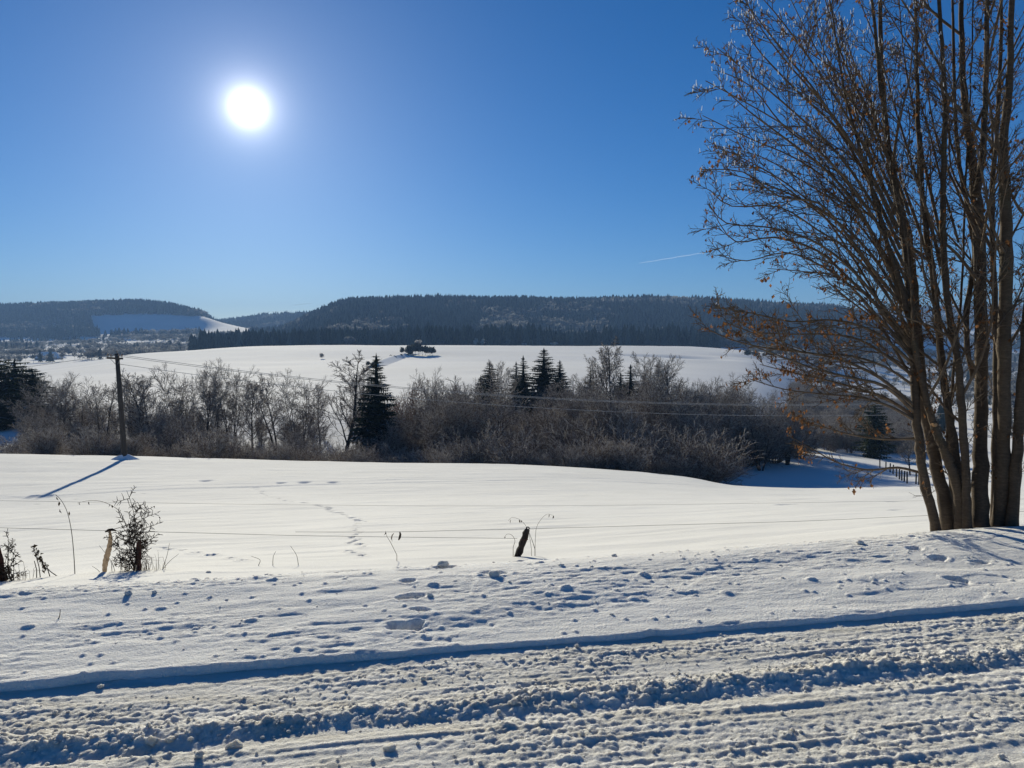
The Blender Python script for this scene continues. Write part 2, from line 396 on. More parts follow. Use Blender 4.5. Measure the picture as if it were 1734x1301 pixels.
U = spaced(-40, -3.3, 5.1, 40, 0.0078)
Vr = spaced(-25, 2.45, 4.04, 4.04, 0.0085)
uu, vv = np.meshgrid(U, Vr)
zz = road_height(uu, vv)
xx, yy = xy_of(uu, vv)
me = mesh_np('road', np.stack([xx, yy, zz], -1).reshape(-1, 3), grid_faces(*uu.shape), [M_ROAD], smooth=True)
link('road', me, kind='structure')
Vv = spaced(V_EDGE - 0.12, V_EDGE - 0.12, V_CREST + 0.2, 6.9, 0.0118, 1.05)
uu, vv = np.meshgrid(U, Vv)
zz = verge_height(uu, vv)
xx, yy = xy_of(uu, vv)
me = mesh_np('snow_verge', np.stack([xx, yy, zz], -1).reshape(-1, 3), grid_faces(*uu.shape), [M_VERGE], smooth=True)
link('snow_verge', me, kind='structure')

# field with animal tracks
TRACKS = []
def track(pts, step, size, jitter, drop=0.0):
    """pits along a line of photo points on the field; found on the ground by marching the sight ray"""
    world_pts = []
    for px, py in pts:
        s_, k_ = ray(px, py)
        d = np.geomspace(7.2, 50, 600); g = land(s_ * d, d) - (EYE + k_ * d)
        j = int(np.argmax(g > 0)) if (g > 0).any() else 599
        world_pts.append((s_ * d[j], d[j]))
    for (x0, y0), (x1, y1) in zip(world_pts[:-1], world_pts[1:]):
        L_ = math.hypot(x1 - x0, y1 - y0); n_ = max(1, int(L_ / step))
        for i in range(n_):
            if random.random() < drop: continue
            t = (i + random.random() * 0.4) / n_
            TRACKS.append((x0 + (x1 - x0) * t + random.gauss(0, jitter), y0 + (y1 - y0) * t + random.gauss(0, jitter), size * random.uniform(0.7, 1.25)))
track([(436, 826), (447, 838), (476, 846), (520, 853), (555, 862), (580, 872), (600, 880), (613, 888)], 0.5, 0.12, 0.05)
track([(618, 886), (606, 889), (600, 897), (602, 910), (600, 925), (603, 944)], 0.36, 0.062, 0.04)
track([(436, 826), (350, 830), (250, 837), (130, 846), (20, 858)], 0.8, 0.10, 0.06, 0.25)
track([(275, 925), (330, 935), (400, 947), (430, 953)], 0.40, 0.08, 0.03, 0.2)
track([(345, 815), (365, 815)], 0.5, 0.30, 0.05); track([(470, 819), (530, 818)], 0.7, 0.30, 0.08); track([(560, 818), (640, 815)], 3.0, 0.25, 0.1)
track([(1345, 856), (1365, 857)], 0.6, 0.22, 0.05); track([(1515, 851), (1535, 851)], 0.6, 0.22, 0.05); track([(1420, 832), (1430, 832)], 0.8, 0.2, 0.05); track([(1525, 864), (1540, 864)], 0.6, 0.16, 0.05)

s_cols = np.concatenate([np.arange(-1.5, -0.72, 0.012), np.arange(-0.72, 0.12, 0.0034), np.arange(0.12, 0.75, 0.007), np.arange(0.75, 1.5, 0.012)])
d_rows = np.geomspace(5.0, 52.0, 430)
ss, dd = np.meshgrid(s_cols, d_rows)
X, Y = ss * dd, dd
uu, vv = uv_of(X, Y)
Z = verge_base(uu, vv)
Z = Z + sstep(5.6, 7.5, vv) * (0.03 * fbm(X * 0.35, Y * 0.35, 3, 200) + 0.006 * fbm(X * 2.0, Y * 2.0, 3, 201) + 0.022 * fbm(X * 0.4 + Y * 0.2, Y * 1.7 - X * 0.35, 3, 202) + 0.05 * fbm(X * 0.09, Y * 0.22, 2, 203))
Z = Z - 0.06 * (1 - sstep(6.35, 6.6, vv))
for tx, ty, sz in TRACKS:
    m = (np.abs(X - tx) < sz * 2) & (np.abs(Y - ty) < sz * 3)
    if not m.any(): continue
    rr = np.hypot((X[m] - tx) / sz, (Y[m] - ty) / (sz * 1.5))
    Z[m] += -0.075 * (sz / 0.1) ** 0.5 * np.exp(-rr ** 2 * 2.2) + 0.02 * np.exp(-((rr - 1.1) / 0.3) ** 2)
me = mesh_np('snow_field', np.stack([X, Y, Z], -1).reshape(-1, 3), grid_faces(*X.shape), [M_FIELD], smooth=True)
link('snow_field', me, kind='structure')

# the land beyond the field
s_cols = np.arange(-1.06, 1.11, 0.0075)
d_rows = np.geomspace(51.0, 3600, 320)
ss, dd = np.meshgrid(s_cols, d_rows)
X, Y = ss * dd, dd
def far_land(X, Y):
    Z = land(X, Y)
    Z = Z + 0.5 * fbm(X / 45, Y / 45, 3, 210) * sstep(80, 200, Y) + 6 * fbm(X / 260, Y / 260, 3, 211) * sstep(800, 1300, Y)
    # wind hollows of the far field
    for px, py, d_, wx, wy, dep in ((1172, 606, 430, 16, 14, 2.6), (1085, 606, 430, 14, 10, 1.5), (1290, 606, 470, 40, 18, 1.5)):
        s_, k_ = ray(px, py)
        Z = Z - dep * np.exp(-((X - s_ * d_) / wx) ** 2 - ((Y - d_) / wy) ** 2)
    return Z
Z = far_land(X, Y) - 0.4 * (1 - sstep(51, 54, Y))
me = mesh_np('terrain', np.stack([X, Y, Z], -1).reshape(-1, 3), grid_faces(*X.shape), [M_FAR], smooth=True)
link('terrain', me, kind='structure')

def ground(x, y):
    x = float(x); y = float(y)
    if y > 51.5: return float(far_land(np.array([x]), np.array([y]))[0])
    u, v = uv_of(np.array([x]), np.array([y]))
    return float(verge_base(u, v)[0])

# ------------------------------------------------------------------ plant and wood materials
def bark_material(name, c0, c1, scale, stretch, bump=0.01, rough=0.9):
    m, n, l, b = material(name, c0, rough, 0.15)
    t = noise_node(n, l, scale, 5, 0.65, stretch=stretch)
    r = ramp(n, l, t.outputs[0], [(0.3, c0), (0.7, c1)])
    l.new(r.outputs[0], b.inputs['Base Color'])
    bp = n.new('ShaderNodeBump'); bp.inputs['Distance'].default_value = bump; bp.inputs['Strength'].default_value = 0.9
    l.new(t.outputs[0], bp.inputs['Height']); l.new(bp.outputs[0], b.inputs['Normal'])
    return m

def thin_material(name, c0, c1, through=0.35, random_per_object=False, scale=3.0):
    """thin growth (twigs, needles, rime) that lets some light through"""
    m = bpy.data.materials.new(name); m.use_nodes = True
    n, l = m.node_tree.nodes, m.node_tree.links
    n.remove(n['Principled BSDF'])
    if random_per_object:
        oi = n.new('ShaderNodeObjectInfo'); src = oi.outputs['Random']
    else:
        src = noise_node(n, l, scale, 2).outputs[0]
    r = ramp(n, l, src, [(0.3, c0), (0.7, c1)] if not random_per_object else [(0.0, c0), (1.0, c1)])
    d = n.new('ShaderNodeBsdfDiffuse'); t = n.new('ShaderNodeBsdfTranslucent'); mx = n.new('ShaderNodeMixShader')
    mx.inputs[0].default_value = through
    l.new(r.outputs[0], d.inputs['Color']); l.new(r.outputs[0], t.inputs['Color'])
    l.new(d.outputs[0], mx.inputs[1]); l.new(t.outputs[0], mx.inputs[2])
    l.new(mx.outputs[0], n['Material Output'].inputs['Surface'])
    return m

M_BARK = bark_material('valley_bark', (0.035, 0.028, 0.024), (0.080, 0.067, 0.056), 3.0, (2, 2, 0.5), 0.02)
M_TWIG = thin_material('bare_twigs', (0.155, 0.122, 0.098), (0.30, 0.24, 0.195), 0.36)
M_TWIG_RED = thin_material('reddish_twigs', (0.22, 0.10, 0.06), (0.34, 0.17, 0.10), 0.3)
M_RIME = thin_material('rime_twigs', (0.40, 0.375, 0.34), (0.64, 0.61, 0.57), 0.46)
M_NEEDLE = thin_material('spruce_needles', (0.020, 0.030, 0.020), (0.045, 0.060, 0.040), 0.15)
M_NEEDLE_PINE = thin_material('pine_needles', (0.035, 0.045, 0.022), (0.075, 0.085, 0.042), 0.2)
M_RIME_NEEDLE = thin_material('rimed_needles', (0.16, 0.18, 0.17), (0.34, 0.36, 0.36), 0.3)
M_FAR_CON = thin_material('far_conifers', (0.03, 0.045, 0.035), (0.12, 0.145, 0.13), 0.3, True)
M_FAR_BELT = thin_material('belt_conifers', (0.028, 0.042, 0.032), (0.085, 0.105, 0.088), 0.3, True)
M_FAR_RIME = thin_material('far_rimed_crowns', (0.09, 0.09, 0.088), (0.26, 0.265, 0.265), 0.4, True)
M_POLE = bark_material('pole_wood', (0.040, 0.032, 0.026), (0.10, 0.085, 0.07), 6.0, (6, 6, 0.4), 0.006)
M_STEEL, _n, _l, _b = material('galvanised_steel', (0.22, 0.22, 0.22), 0.45, 0.5); _b.inputs['Metallic'].default_value = 0.8
M_CERAMIC, *_ = material('insulator_ceramic', (0.30, 0.22, 0.17), 0.25, 0.6)
M_WIRE, *_ = material('line_wire', (0.30, 0.30, 0.30), 0.5, 0.5)
M_CLEAN, *_ = material('plain_snow', (0.86, 0.865, 0.87), 0.9, 0.04)

# ------------------------------------------------------------------ tubes and branching
def prisms(segs, sides=3):
    """separate tapered prisms for many short segments: list of (p, q, r0, r1)"""
    if not len(segs): return np.zeros((0, 3)), np.zeros((0, 4), int)
    a = np.array([[*s[0], *s[1], s[2], s[3]] for s in segs], float)
    p, q, r0, r1 = a[:, 0:3], a[:, 3:6], a[:, 6], a[:, 7]
    d = q - p; ln = np.linalg.norm(d, axis=1, keepdims=True); d = d / np.maximum(ln, 1e-9)
    ref = np.where(np.abs(d[:, 2:3]) > 0.9, np.array([[1., 0, 0]]), np.array([[0, 0, 1.]]))
    e1 = np.cross(d, ref); e1 /= np.linalg.norm(e1, axis=1, keepdims=True)
    e2 = np.cross(d, e1)
    V = []
    for base, r in ((p, r0), (q + d * np.minimum(r1, r0)[:, None] * 0.3, r1)):
        for k in range(sides):
            an = 2 * math.pi * k / sides
            V.append(base + (e1 * math.cos(an) + e2 * math.sin(an)) * r[:, None])
    V = np.stack(V, 1)
    n = len(segs); off = np.arange(n)[:, None] * (2 * sides)
    F = np.stack([np.concatenate([off + k, off + (k + 1) % sides, off + sides + (k + 1) % sides, off + sides + k], 1) for k in range(sides)], 1)
    return V.reshape(-1, 3), F.reshape(-1, 4)

def tube(points, radii, sides=8, cap=True):
    """one continuous tapered tube along a polyline"""
    P = np.array([list(p) for p in points], float); n = len(P)
    T = np.gradient(P, axis=0); T /= np.linalg.norm(T, axis=1, keepdims=True)
    ref = np.array([0, 0, 1.]) if abs(T[0][2]) < 0.8 else np.array([0, 1., 0])
    V = []
    for i in range(n):
        e1 = np.cross(T[i], ref); e1 /= np.linalg.norm(e1); e2 = np.cross(T[i], e1)
        for k in range(sides):
            an = 2 * math.pi * k / sides
            V.append(P[i] + (e1 * math.cos(an) + e2 * math.sin(an)) * radii[i])
    F = []
    for i in range(n - 1):
        for k in range(sides):
            F.append((i * sides + k, i * sides + (k + 1) % sides, (i + 1) * sides + (k + 1) % sides, (i + 1) * sides + k))
    V = list(V)
    if cap:
        for row, rev in ((0, True), (n - 1, False)):
            c = len(V); V.append(P[row])
            for k in range(sides):
                a, b = row * sides + k, row * sides + (k + 1) % sides
                F.append((a, b, c, c) if not rev else (b, a, c, c))
    F = np.array(F)
    return np.array(V), F

def tri_safe(name, V, F, mats, mat_idx=None, smooth=False):
    """like mesh_np, for quads of which some are triangles (last index doubled)"""
    me = bpy.data.meshes.new(name)
    me.from_pydata([tuple(v) for v in V], [], [tuple(f) if f[2] != f[3] else tuple(f[:3]) for f in F])
    for m in mats: me.materials.append(m)
    if smooth: me.polygons.foreach_set('use_smooth', np.full(len(me.polygons), True, dtype=bool))
    me.update()
    return me

def join_vf(parts):
    V, F, o = [], [], 0
    for v, f in parts:
        V.append(v); F.append(np.asarray(f) + o); o += len(v)
    return np.concatenate(V), np.concatenate(F)

def unit(v):
    n = math.sqrt(v[0] * v[0] + v[1] * v[1] + v[2] * v[2]) or 1.0
    return (v[0] / n, v[1] / n, v[2] / n)

def grow(out, p, d, L, r, lvl, cfg, R):
    """cfg: per level dict(n=steps, kids=(lo,hi), start=fraction, ang=(lo,hi), len=ratio, up=tropism, wob=wobble, rad=ratio, tip=taper)"""
    c = cfg[lvl]; n = c['n']; st = L / n
    kids = []
    if lvl + 1 < len(cfg):
        nk = R.randint(*c['kids'])
        kids = sorted((c['start'] + (1 - c['start']) * ((i + R.random()) / nk)) for i in range(nk))
    ki = 0; side = R.random() * 6.28
    for i in range(n):
        w = c['wob']
        d = unit((d[0] + R.gauss(0, w), d[1] + R.gauss(0, w), d[2] + R.gauss(0, w) + c['up']))
        q = (p[0] + d[0] * st, p[1] + d[1] * st, p[2] + d[2] * st)
        ra = r * (1 - (1 - c['tip']) * i / n); rb = r * (1 - (1 - c['tip']) * (i + 1) / n)
        out[lvl].append((p, q, ra, rb))
        while ki < len(kids) and kids[ki] <= (i + 1) / n:
            t = kids[ki]; f = t * n - i; ki += 1
            s = (p[0] + d[0] * st * f, p[1] + d[1] * st * f, p[2] + d[2] * st * f)
            side += 2.4 + R.uniform(-0.5, 0.5)
            an = math.radians(R.uniform(*c['ang']))
            e1 = unit((d[1], -d[0], 0.001)) if abs(d[2]) < 0.99 else (1, 0, 0)
            e2 = (d[1] * e1[2] - d[2] * e1[1], d[2] * e1[0] - d[0] * e1[2], d[0] * e1[1] - d[1] * e1[0])
            cs, sn = math.cos(side), math.sin(side); ca, sa = math.cos(an), math.sin(an)
            nd = unit(tuple(d[k] * ca + (e1[k] * cs + e2[k] * sn) * sa for k in range(3)))
            shape = c.get('shape')
            ll = L * c['len'] * (shape(t) if shape else (1.15 - 0.6 * t)) * R.uniform(0.75, 1.2)
            grow(out, s, nd, ll, max(ra * c['rad'], 0.004), lvl + 1, cfg, R)
        p = q
    return p

# ---- bare valley trees, each kind built once and shared; unit height 1 m x scale
def bare_tree(name, seed, H, stems, spread, crown, tw_r, rime, twig_mat=None, dense=1.0, start=0.25):
    R = random.Random(seed)
    out = [[], [], [], []]
    def shape(t): return crown(t)
    cfg = [dict(n=9, kids=(int(20 * dense / max(1, stems ** 0.6)), int(26 * dense / max(1, stems ** 0.6))), start=start, ang=(28, 62), len=0.36, up=0.03, wob=0.045, rad=0.42, tip=0.12, shape=shape),
           dict(n=5, kids=(8, 11), start=0.15, ang=(25, 55), len=0.45, up=0.09, wob=0.10, rad=0.5, tip=0.25),
           dict(n=3, kids=(6, 9), start=0.1, ang=(25, 60), len=0.58, up=0.06, wob=0.14, rad=0.55, tip=0.4),
           dict(n=2, kids=(0, 0), start=0, ang=(0, 0), len=0, up=0.05, wob=0.16, rad=0.5, tip=0.5)]
    for k in range(stems):
        a = R.random() * 6.28; tl = spread * (0.3 + R.random()) if stems > 1 else R.uniform(0, 0.06)
        d = unit((math.cos(a) * tl, math.sin(a) * tl, 1))
        b = (math.cos(a) * 0.02 * H * (stems > 1), math.sin(a) * 0.02 * H * (stems > 1), -0.03 * H)
        hh = H * (R.uniform(0.72, 1.0) if stems > 1 else 1.0)
        grow(out, b, d, hh, H * (0.017 if stems < 3 else 0.0115) * R.uniform(0.8, 1.1), 0, cfg, R)
    thick = out[0] + out[1]
    V, F = prisms([(p, q, max(a, 0.012), max(b, 0.010)) for p, q, a, b in out[0]], 5)
    V2, F2 = prisms([(p, q, max(a, 0.012), max(b, 0.010)) for p, q, a, b in out[1]], 4)
    V, F = join_vf([(V, F), (V2, F2)])
    trunk = mesh_np(name + '_trunk', V, F, [M_BARK])
    tw = [(p, q, tw_r * 1.3, tw_r) for p, q, a, b in out[2]] + [(p, q, tw_r, tw_r * 0.7) for p, q, a, b in out[3]]
    V, F = prisms(tw, 3)
    hz = np.repeat(np.array([(s[0][2] + s[1][2]) * 0.5 for s in tw]) / H, 3)
    mi = (np.repeat(np.array([R.random() for _ in tw]), 3) < rime * (0.5 + 0.9 * np.clip(hz, 0, 1))).astype(np.int32)
    crown_me = mesh_np(name + '_crown', V, F, [twig_mat or M_TWIG, M_RIME], mi)
    zmax = max(s[1][2] for s in tw)
    return trunk, crown_me, zmax

egg = lambda t: 0.75 + 0.9 * t - 1.25 * t * t
spire = lambda t: 1.15 - 0.85 * t
vase = lambda t: 0.55 + 0.5 * t
KINDS = {
 'alder':  bare_tree('alder', 11, 12, 1, 0, egg, 0.019, 0.42),
 'alder2': bare_tree('alder2', 12, 12, 2, 0.16, egg, 0.019, 0.44),
 'clump':  bare_tree('clump', 13, 12, 5, 0.20, vase, 0.018, 0.42, dense=1.2),
 'clump2': bare_tree('clump2', 14, 12, 6, 0.26, vase, 0.018, 0.48, dense=1.2),
 'open':   bare_tree('open', 15, 12, 1, 0, spire, 0.018, 0.25, dense=0.75, start=0.3),
 'birch':  bare_tree('birch', 16, 12, 2, 0.12, egg, 0.015, 0.62, dense=0.7, start=0.35),
 'red':    bare_tree('red', 17, 12, 4, 0.22, vase, 0.018, 0.12, twig_mat=M_TWIG_RED, dense=1.1),
 'sapling': bare_tree('sapling', 18, 9, 7, 0.22, vase, 0.014, 0.34, dense=1.3, start=0.15),
}
def shrub(name, seed, H, n_stems, tw_r, rime, lean=(0.15, 1.0)):
    R = random.Random(seed)
    out = [[], [], []]
    cfg = [dict(n=5, kids=(8, 12), start=0.2, ang=(20, 50), len=0.42, up=0.05, wob=0.10, rad=0.6, tip=0.3),
           dict(n=3, kids=(4, 7), start=0.1, ang=(20, 55), len=0.5, up=0.08, wob=0.12, rad=0.6, tip=0.4),
           dict(n=2, kids=(0, 0), start=0, ang=(0, 0), len=0, up=0.03, wob=0.2, rad=0.6, tip=0.5)]
    for k in range(n_stems):
        a = R.random() * 6.28; tl = R.uniform(*lean)
        d = unit((math.cos(a) * tl, math.sin(a) * tl, 1))
        grow(out, (math.cos(a) * 0.05 * H, math.sin(a) * 0.05 * H, -0.05 * H), d, H * R.uniform(0.7, 1.05) / math.sqrt(1 + 0.3 * tl * tl), tw_r * 1.8, 0, cfg, R)
    tw = out[1] + out[2]
    V0, F0 = prisms(out[0], 3)
    V1, F1 = prisms([(p, q, tw_r, tw_r * 0.7) for p, q, a, b in tw], 3)
    hz = np.repeat(np.array([s[1][2] for s in tw]) / H, 3)
    mi = np.concatenate([np.zeros(len(F0), int), (np.repeat(np.array([R.random() for _ in tw]), 3) < rime * (0.45 + hz)).astype(int)])
    V, F = join_vf([(V0, F0), (V1, F1)])
    return mesh_np(name, V, F, [M_TWIG, M_RIME], mi)
SHRUBS = [shrub('shrub_a', 31, 3, 26, 0.011, 0.5), shrub('shrub_b', 32, 3, 20, 0.011, 0.6, (0.1, 0.8)), shrub('shrub_c', 33, 3, 30, 0.011, 0.38, (0.2, 1.2))]
SHRUB_ROUND = shrub('shrub_round', 34, 4, 46, 0.012, 0.40, (0.1, 1.15))

def spruce(name, seed, H, Rw, whorls, needle, rime=0.10, ragged=0.25, skirt=0.06, pw=0.9, round_top=False):
    R = random.Random(seed)
    V, F, MI = [], [], []
    def tri(a, b, c, m):
        o = len(V); V.extend((a, b, c)); F.append((o, o + 1, o + 2)); MI.append(m)
    for w in range(whorls):
        t = skirt + (1 - skirt) * (w / whorls) ** 0.95
        z0 = H * t
        nb = R.randint(8, 11) if t < 0.8 else R.randint(5, 7)
        LB = Rw * (math.sqrt(max(0.0, 1 - t ** 2.6)) * 0.85 if round_top else (1 - t) ** pw) * (1.0 if t > 0.12 else 0.8) + 0.03 * H * 0.3
        a0 = R.random() * 6.28
        for k in range(nb):
            a = a0 + 6.283 * k / nb + R.uniform(-0.3, 0.3)
            L = LB * R.uniform(1 - ragged * 1.6, 1 + ragged)
            z = z0 + R.uniform(-0.6, 0.6) * H / whorls
            ca, sa = math.cos(a), math.sin(a)
            droop = R.uniform(0.18, 0.5) * (1 - 0.7 * t)
            prev = (0, 0, z); steps = 6
            for i in range(1, steps + 1):
                f = i / steps
                x = L * f; zz_ = z + (0.18 * t) * L * f - droop * L * f * (1.25 - 0.55 * f)
                q = (ca * x, sa * x, zz_)
                wid = L * 0.42 * (1 - 0.6 * f) + 0.02 * H * 0.7
                hang = (0.10 + 0.22 * R.random()) * L * (1 - 0.5 * f) + 0.008 * H
                m = 1 if R.random() < rime else 0
                for sd in (-1, 1):
                    wv = wid * R.uniform(0.6, 1.3)
                    tip = (q[0] - sa * wv * sd + ca * wv * 0.55, q[1] + ca * wv * sd + sa * wv * 0.55, q[2] - hang * R.uniform(0.2, 0.9))
                    tri(prev, q, tip, m)
                hx = (prev[0] + q[0]) / 2; hy = (prev[1] + q[1]) / 2
                tri(prev, q, (hx + R.uniform(-.1, .1) * L * .4, hy + R.uniform(-.1, .1) * L * .4, q[2] - hang * R.uniform(0.7, 1.5)), 1 if R.random() < rime * 0.5 else 0)
                prev = q
            tri(prev, (prev[0] - sa * 0.05 * L, prev[1] + ca * 0.05 * L, prev[2]), (prev[0] + ca * L * 0.16, prev[1] + sa * L * 0.16, prev[2] + 0.02 * L), 0)
    for k in range(9):                                  # dark inner mass of the crown
        a, b = 0.698 * k, 0.698 * (k + 1)
        for z0, z1, r0, r1 in ((skirt, 0.35, 0.34, 0.36), (0.35, 0.65, 0.36, 0.22), (0.65, 0.95, 0.22, 0.02)):
            q0 = Rw * r0 * ((1 - z0) ** pw); q1 = Rw * r1
            A, B = (q0 * math.cos(a), q0 * math.sin(a), z0 * H), (q0 * math.cos(b), q0 * math.sin(b), z0 * H)
            C, D = (q1 * math.cos(b), q1 * math.sin(b), z1 * H), (q1 * math.cos(a), q1 * math.sin(a), z1 * H)
            tri(A, B, C, 0); tri(A, C, D, 0)
    for k in range(4):
        a = k * 1.57
        tri((0.012 * H * math.cos(a), 0.012 * H * math.sin(a), H * 0.95), (0.012 * H * math.cos(a + 2), 0.012 * H * math.sin(a + 2), H * 0.95), (0, 0, H * 1.02), 0)
    crown_me = mesh_np(name + '_crown', V, F, [needle, M_RIME_NEEDLE], MI)
    Vt, Ft = tube([(0, 0, -0.05 * H), (0, 0, 0.3 * H), (0, 0, 0.97 * H)], [0.017 * H, 0.012 * H, 0.002 * H], 7)
    return tri_safe(name + '_trunk', Vt, Ft, [M_BARK]), crown_me, H * 1.02
KINDS['spruce'] = spruce('spruce', 51, 14, 3.4, 42, M_NEEDLE, 0.10, 0.2)
KINDS['spruce2'] = spruce('spruce2', 52, 14, 2.9, 34, M_NEEDLE, 0.06, 0.35)
KINDS['spruce3'] = spruce('spruce3', 53, 14, 2.8, 42, M_NEEDLE, 0.08, 0.2, pw=0.62)
KINDS['pine'] = spruce('pine', 54, 12, 3.9, 26, M_NEEDLE_PINE, 0.16, 0.35, skirt=0.06, pw=0.5, round_top=True)

def plant(px, ytop, d, kind, wf, label, name, cat, group, turn=None, sink=0.0):
    trunk, crown_me, H0 = KINDS[kind]
    s_, k_ = ray(px, ytop)
    x = s_ * d; g = ground(x, d) - sink
    h = EYE + k_ * d - g
    sc_ = h / H0
    t = thing(name, label, cat, (x, d, g), group, (0, 0, random.random() * 6.28 if turn is None else turn), (sc_ * wf, sc_ * wf, sc_))
    link('trunk', trunk, t); link('crown', crown_me, t)
    return t

GV = 'bare trees along the valley stream'
VALLEY = [
 # px, ytop, d, kind, width factor, label
 (60, 632, 92, 'clump2', 1.2, 'grey frosted bare tree beside the dark pines at the left edge'),
 (100, 628, 86, 'clump', 1.15, 'broad frosted bare clump second from the dark pines'),
 (140, 636, 88, 'clump2', 1.1, 'frosted bare clump left of the utility pole with many thin stems'),
 (168, 640, 80, 'alder2', 1.0, 'thin bare tree just left of the utility pole'),
 (222, 640, 82, 'alder', 1.1, 'bare tree whose crown touches the utility pole on the right'),
 (268, 622, 76, 'alder2', 1.2, 'dark bare tree with trunk showing down to the blue snow right of the pole'),
 (300, 612, 84, 'clump', 0.95, 'dense dark bare clump between the pole and the tall twin clump'),
 (340, 612, 86, 'clump2', 0.9, 'dense dark bare clump with upright stems, second clump right of the pole'),
 (352, 625, 92, 'alder', 0.8, 'slender bare tree standing tight behind the dark upright clump'),
 (390, 604, 90, 'clump', 0.95, 'tall bare clump of several pale stems against the snow, mid left'),
 (366, 660, 88, 'open', 0.8, 'small slanting bare tree left of the tall several-stemmed clump'),
 (428, 648, 90, 'alder', 1.1, 'small leaning bare tree right of the tall several-stemmed clump'),
 (470, 630, 94, 'alder2', 1.05, 'bare tree with rounded crown and white field glimpsed at its foot'),
 (507, 622, 86, 'clump', 1.05, 'broad dark bare tree with rounded crown left of the tall open tree'),
 (542, 650, 96, 'alder', 0.9, 'low bare tree tucked behind the tall open tree'),
 (577, 592, 76, 'open', 1.35, 'tall open bare tree with forked trunk left of the big spruce'),
 (606, 625, 92, 'birch', 0.8, 'pale thin tree between the forked bare tree and the big spruce'),
 (660, 636, 84, 'red', 1.0, 'reddish bare tree right behind the big spruce'),
 (678, 648, 80, 'red', 0.9, 'second reddish-brown bare tree right of the big spruce'),
 (708, 618, 88, 'clump2', 0.85, 'bare tree with fan of dark upright branches right of the reddish trees'),
 (742, 640, 92, 'birch', 0.9, 'pale twiggy tree right of the fan-shaped bare tree'),
 (775, 636, 90, 'clump', 0.85, 'greyish bare clump left of the group of small spruces'),
 (851, 608, 104, 'birch', 0.8, 'pale thin birch-like tree between the small spruces'),
 (985, 632, 96, 'birch', 0.8, 'pale wispy tree right of the dark spruces'),
 (1018, 586, 100, 'birch', 0.85, 'pale tall tree left of the highest one that crosses the field crest'),
 (1040, 568, 96, 'open', 1.0, 'tall pale open tree whose top crosses the far field crest'),
 (1104, 594, 92, 'birch', 0.75, 'bare frosted tree, left one of the pair above the thicket'),
 (1127, 598, 90, 'birch', 0.85, 'bare frosted tree, right one of the pair above the thicket'),
 (1085, 640, 84, 'clump', 0.9, 'grey bare clump below the pair of pale trees'),
 (1165, 634, 82, 'clump2', 1.1, 'broad frosted clump above the rounded shrub on the right'),
 (1205, 636, 86, 'sapling', 1.3, 'pale frosted thicket tree at the right end of the band'),
 (1245, 650, 84, 'clump', 1.1, 'dim grey clump at the right end of the band behind brown leaves'),
 (1290, 656, 82, 'clump2', 1.2, 'dark bare clump over the blue shaded slope on the right'),
 (1335, 662, 88, 'clump', 1.1, 'last dark bare tree of the band above the shaded slope'),
]
for a in VALLEY:
    plant(*a[:5], a[5], 'bare_tree', 'bare tree', GV)
GS = 'spruces of the valley'
for a in [
 (637, 597, 71, 'spruce', 1.0, 'big dark spruce reaching to the snow bushes, largest in the valley'),
 (921, 588, 112, 'spruce3', 0.95, 'tallest dense spruce of the group in the middle'),
 (886, 601, 108, 'spruce2', 0.85, 'slim ragged spruce left of the tallest dense one'),
 (874, 611, 116, 'spruce2', 0.8, 'small spruce half hidden behind the slim ragged one'),
 (829, 611, 116, 'spruce3', 0.95, 'pointed spruce at the left of the middle group'),
 (814, 634, 98, 'spruce3', 0.62, 'narrow dark spruce leaning right below the pointed one'),
 (948, 609, 124, 'spruce', 0.9, 'small pointed spruce right of the tallest dense one'),
 (1068, 616, 110, 'spruce2', 1.1, 'dark conifer top above the thicket left of the pale pair'),
 (1051, 630, 116, 'spruce', 0.9, 'low dark conifer tip left of the dark conifer top'),
 (1090, 634, 108, 'spruce2', 1.0, 'low dark conifer right of the dark conifer top'),
 (1000, 624, 120, 'spruce2', 0.9, 'faint conifer tip behind the pale wispy tree'),
]:
    plant(*a[:4], a[4] * (1.6 if a[2] > 90 else 1.2), a[5], 'spruce_tree', 'spruce', GS)
GP = 'dark pines at the left edge'
for a in [(-12, 602, 100, 'pine', 1.5, 'dark green pine cut by the left edge of the picture'),
          (24, 606, 104, 'pine', 1.35, 'dark green pine beside the one cut by the left edge'),
          (54, 622, 106, 'pine', 1.15, 'smaller dark pine next to the frosted bare trees on the left')]:
    plant(*a[:5], a[5], 'pine_tree', 'pine', GP)
plant(1482, 680, 108, 'pine', 1.0, 'dark pine on the shaded slope behind the big bare tree', 'pine_tree', 'pine', None)
plant(1543, 735, 84, 'alder', 1.3, 'small bare tree by the far fence posts', 'bare_tree', 'bare tree', None)

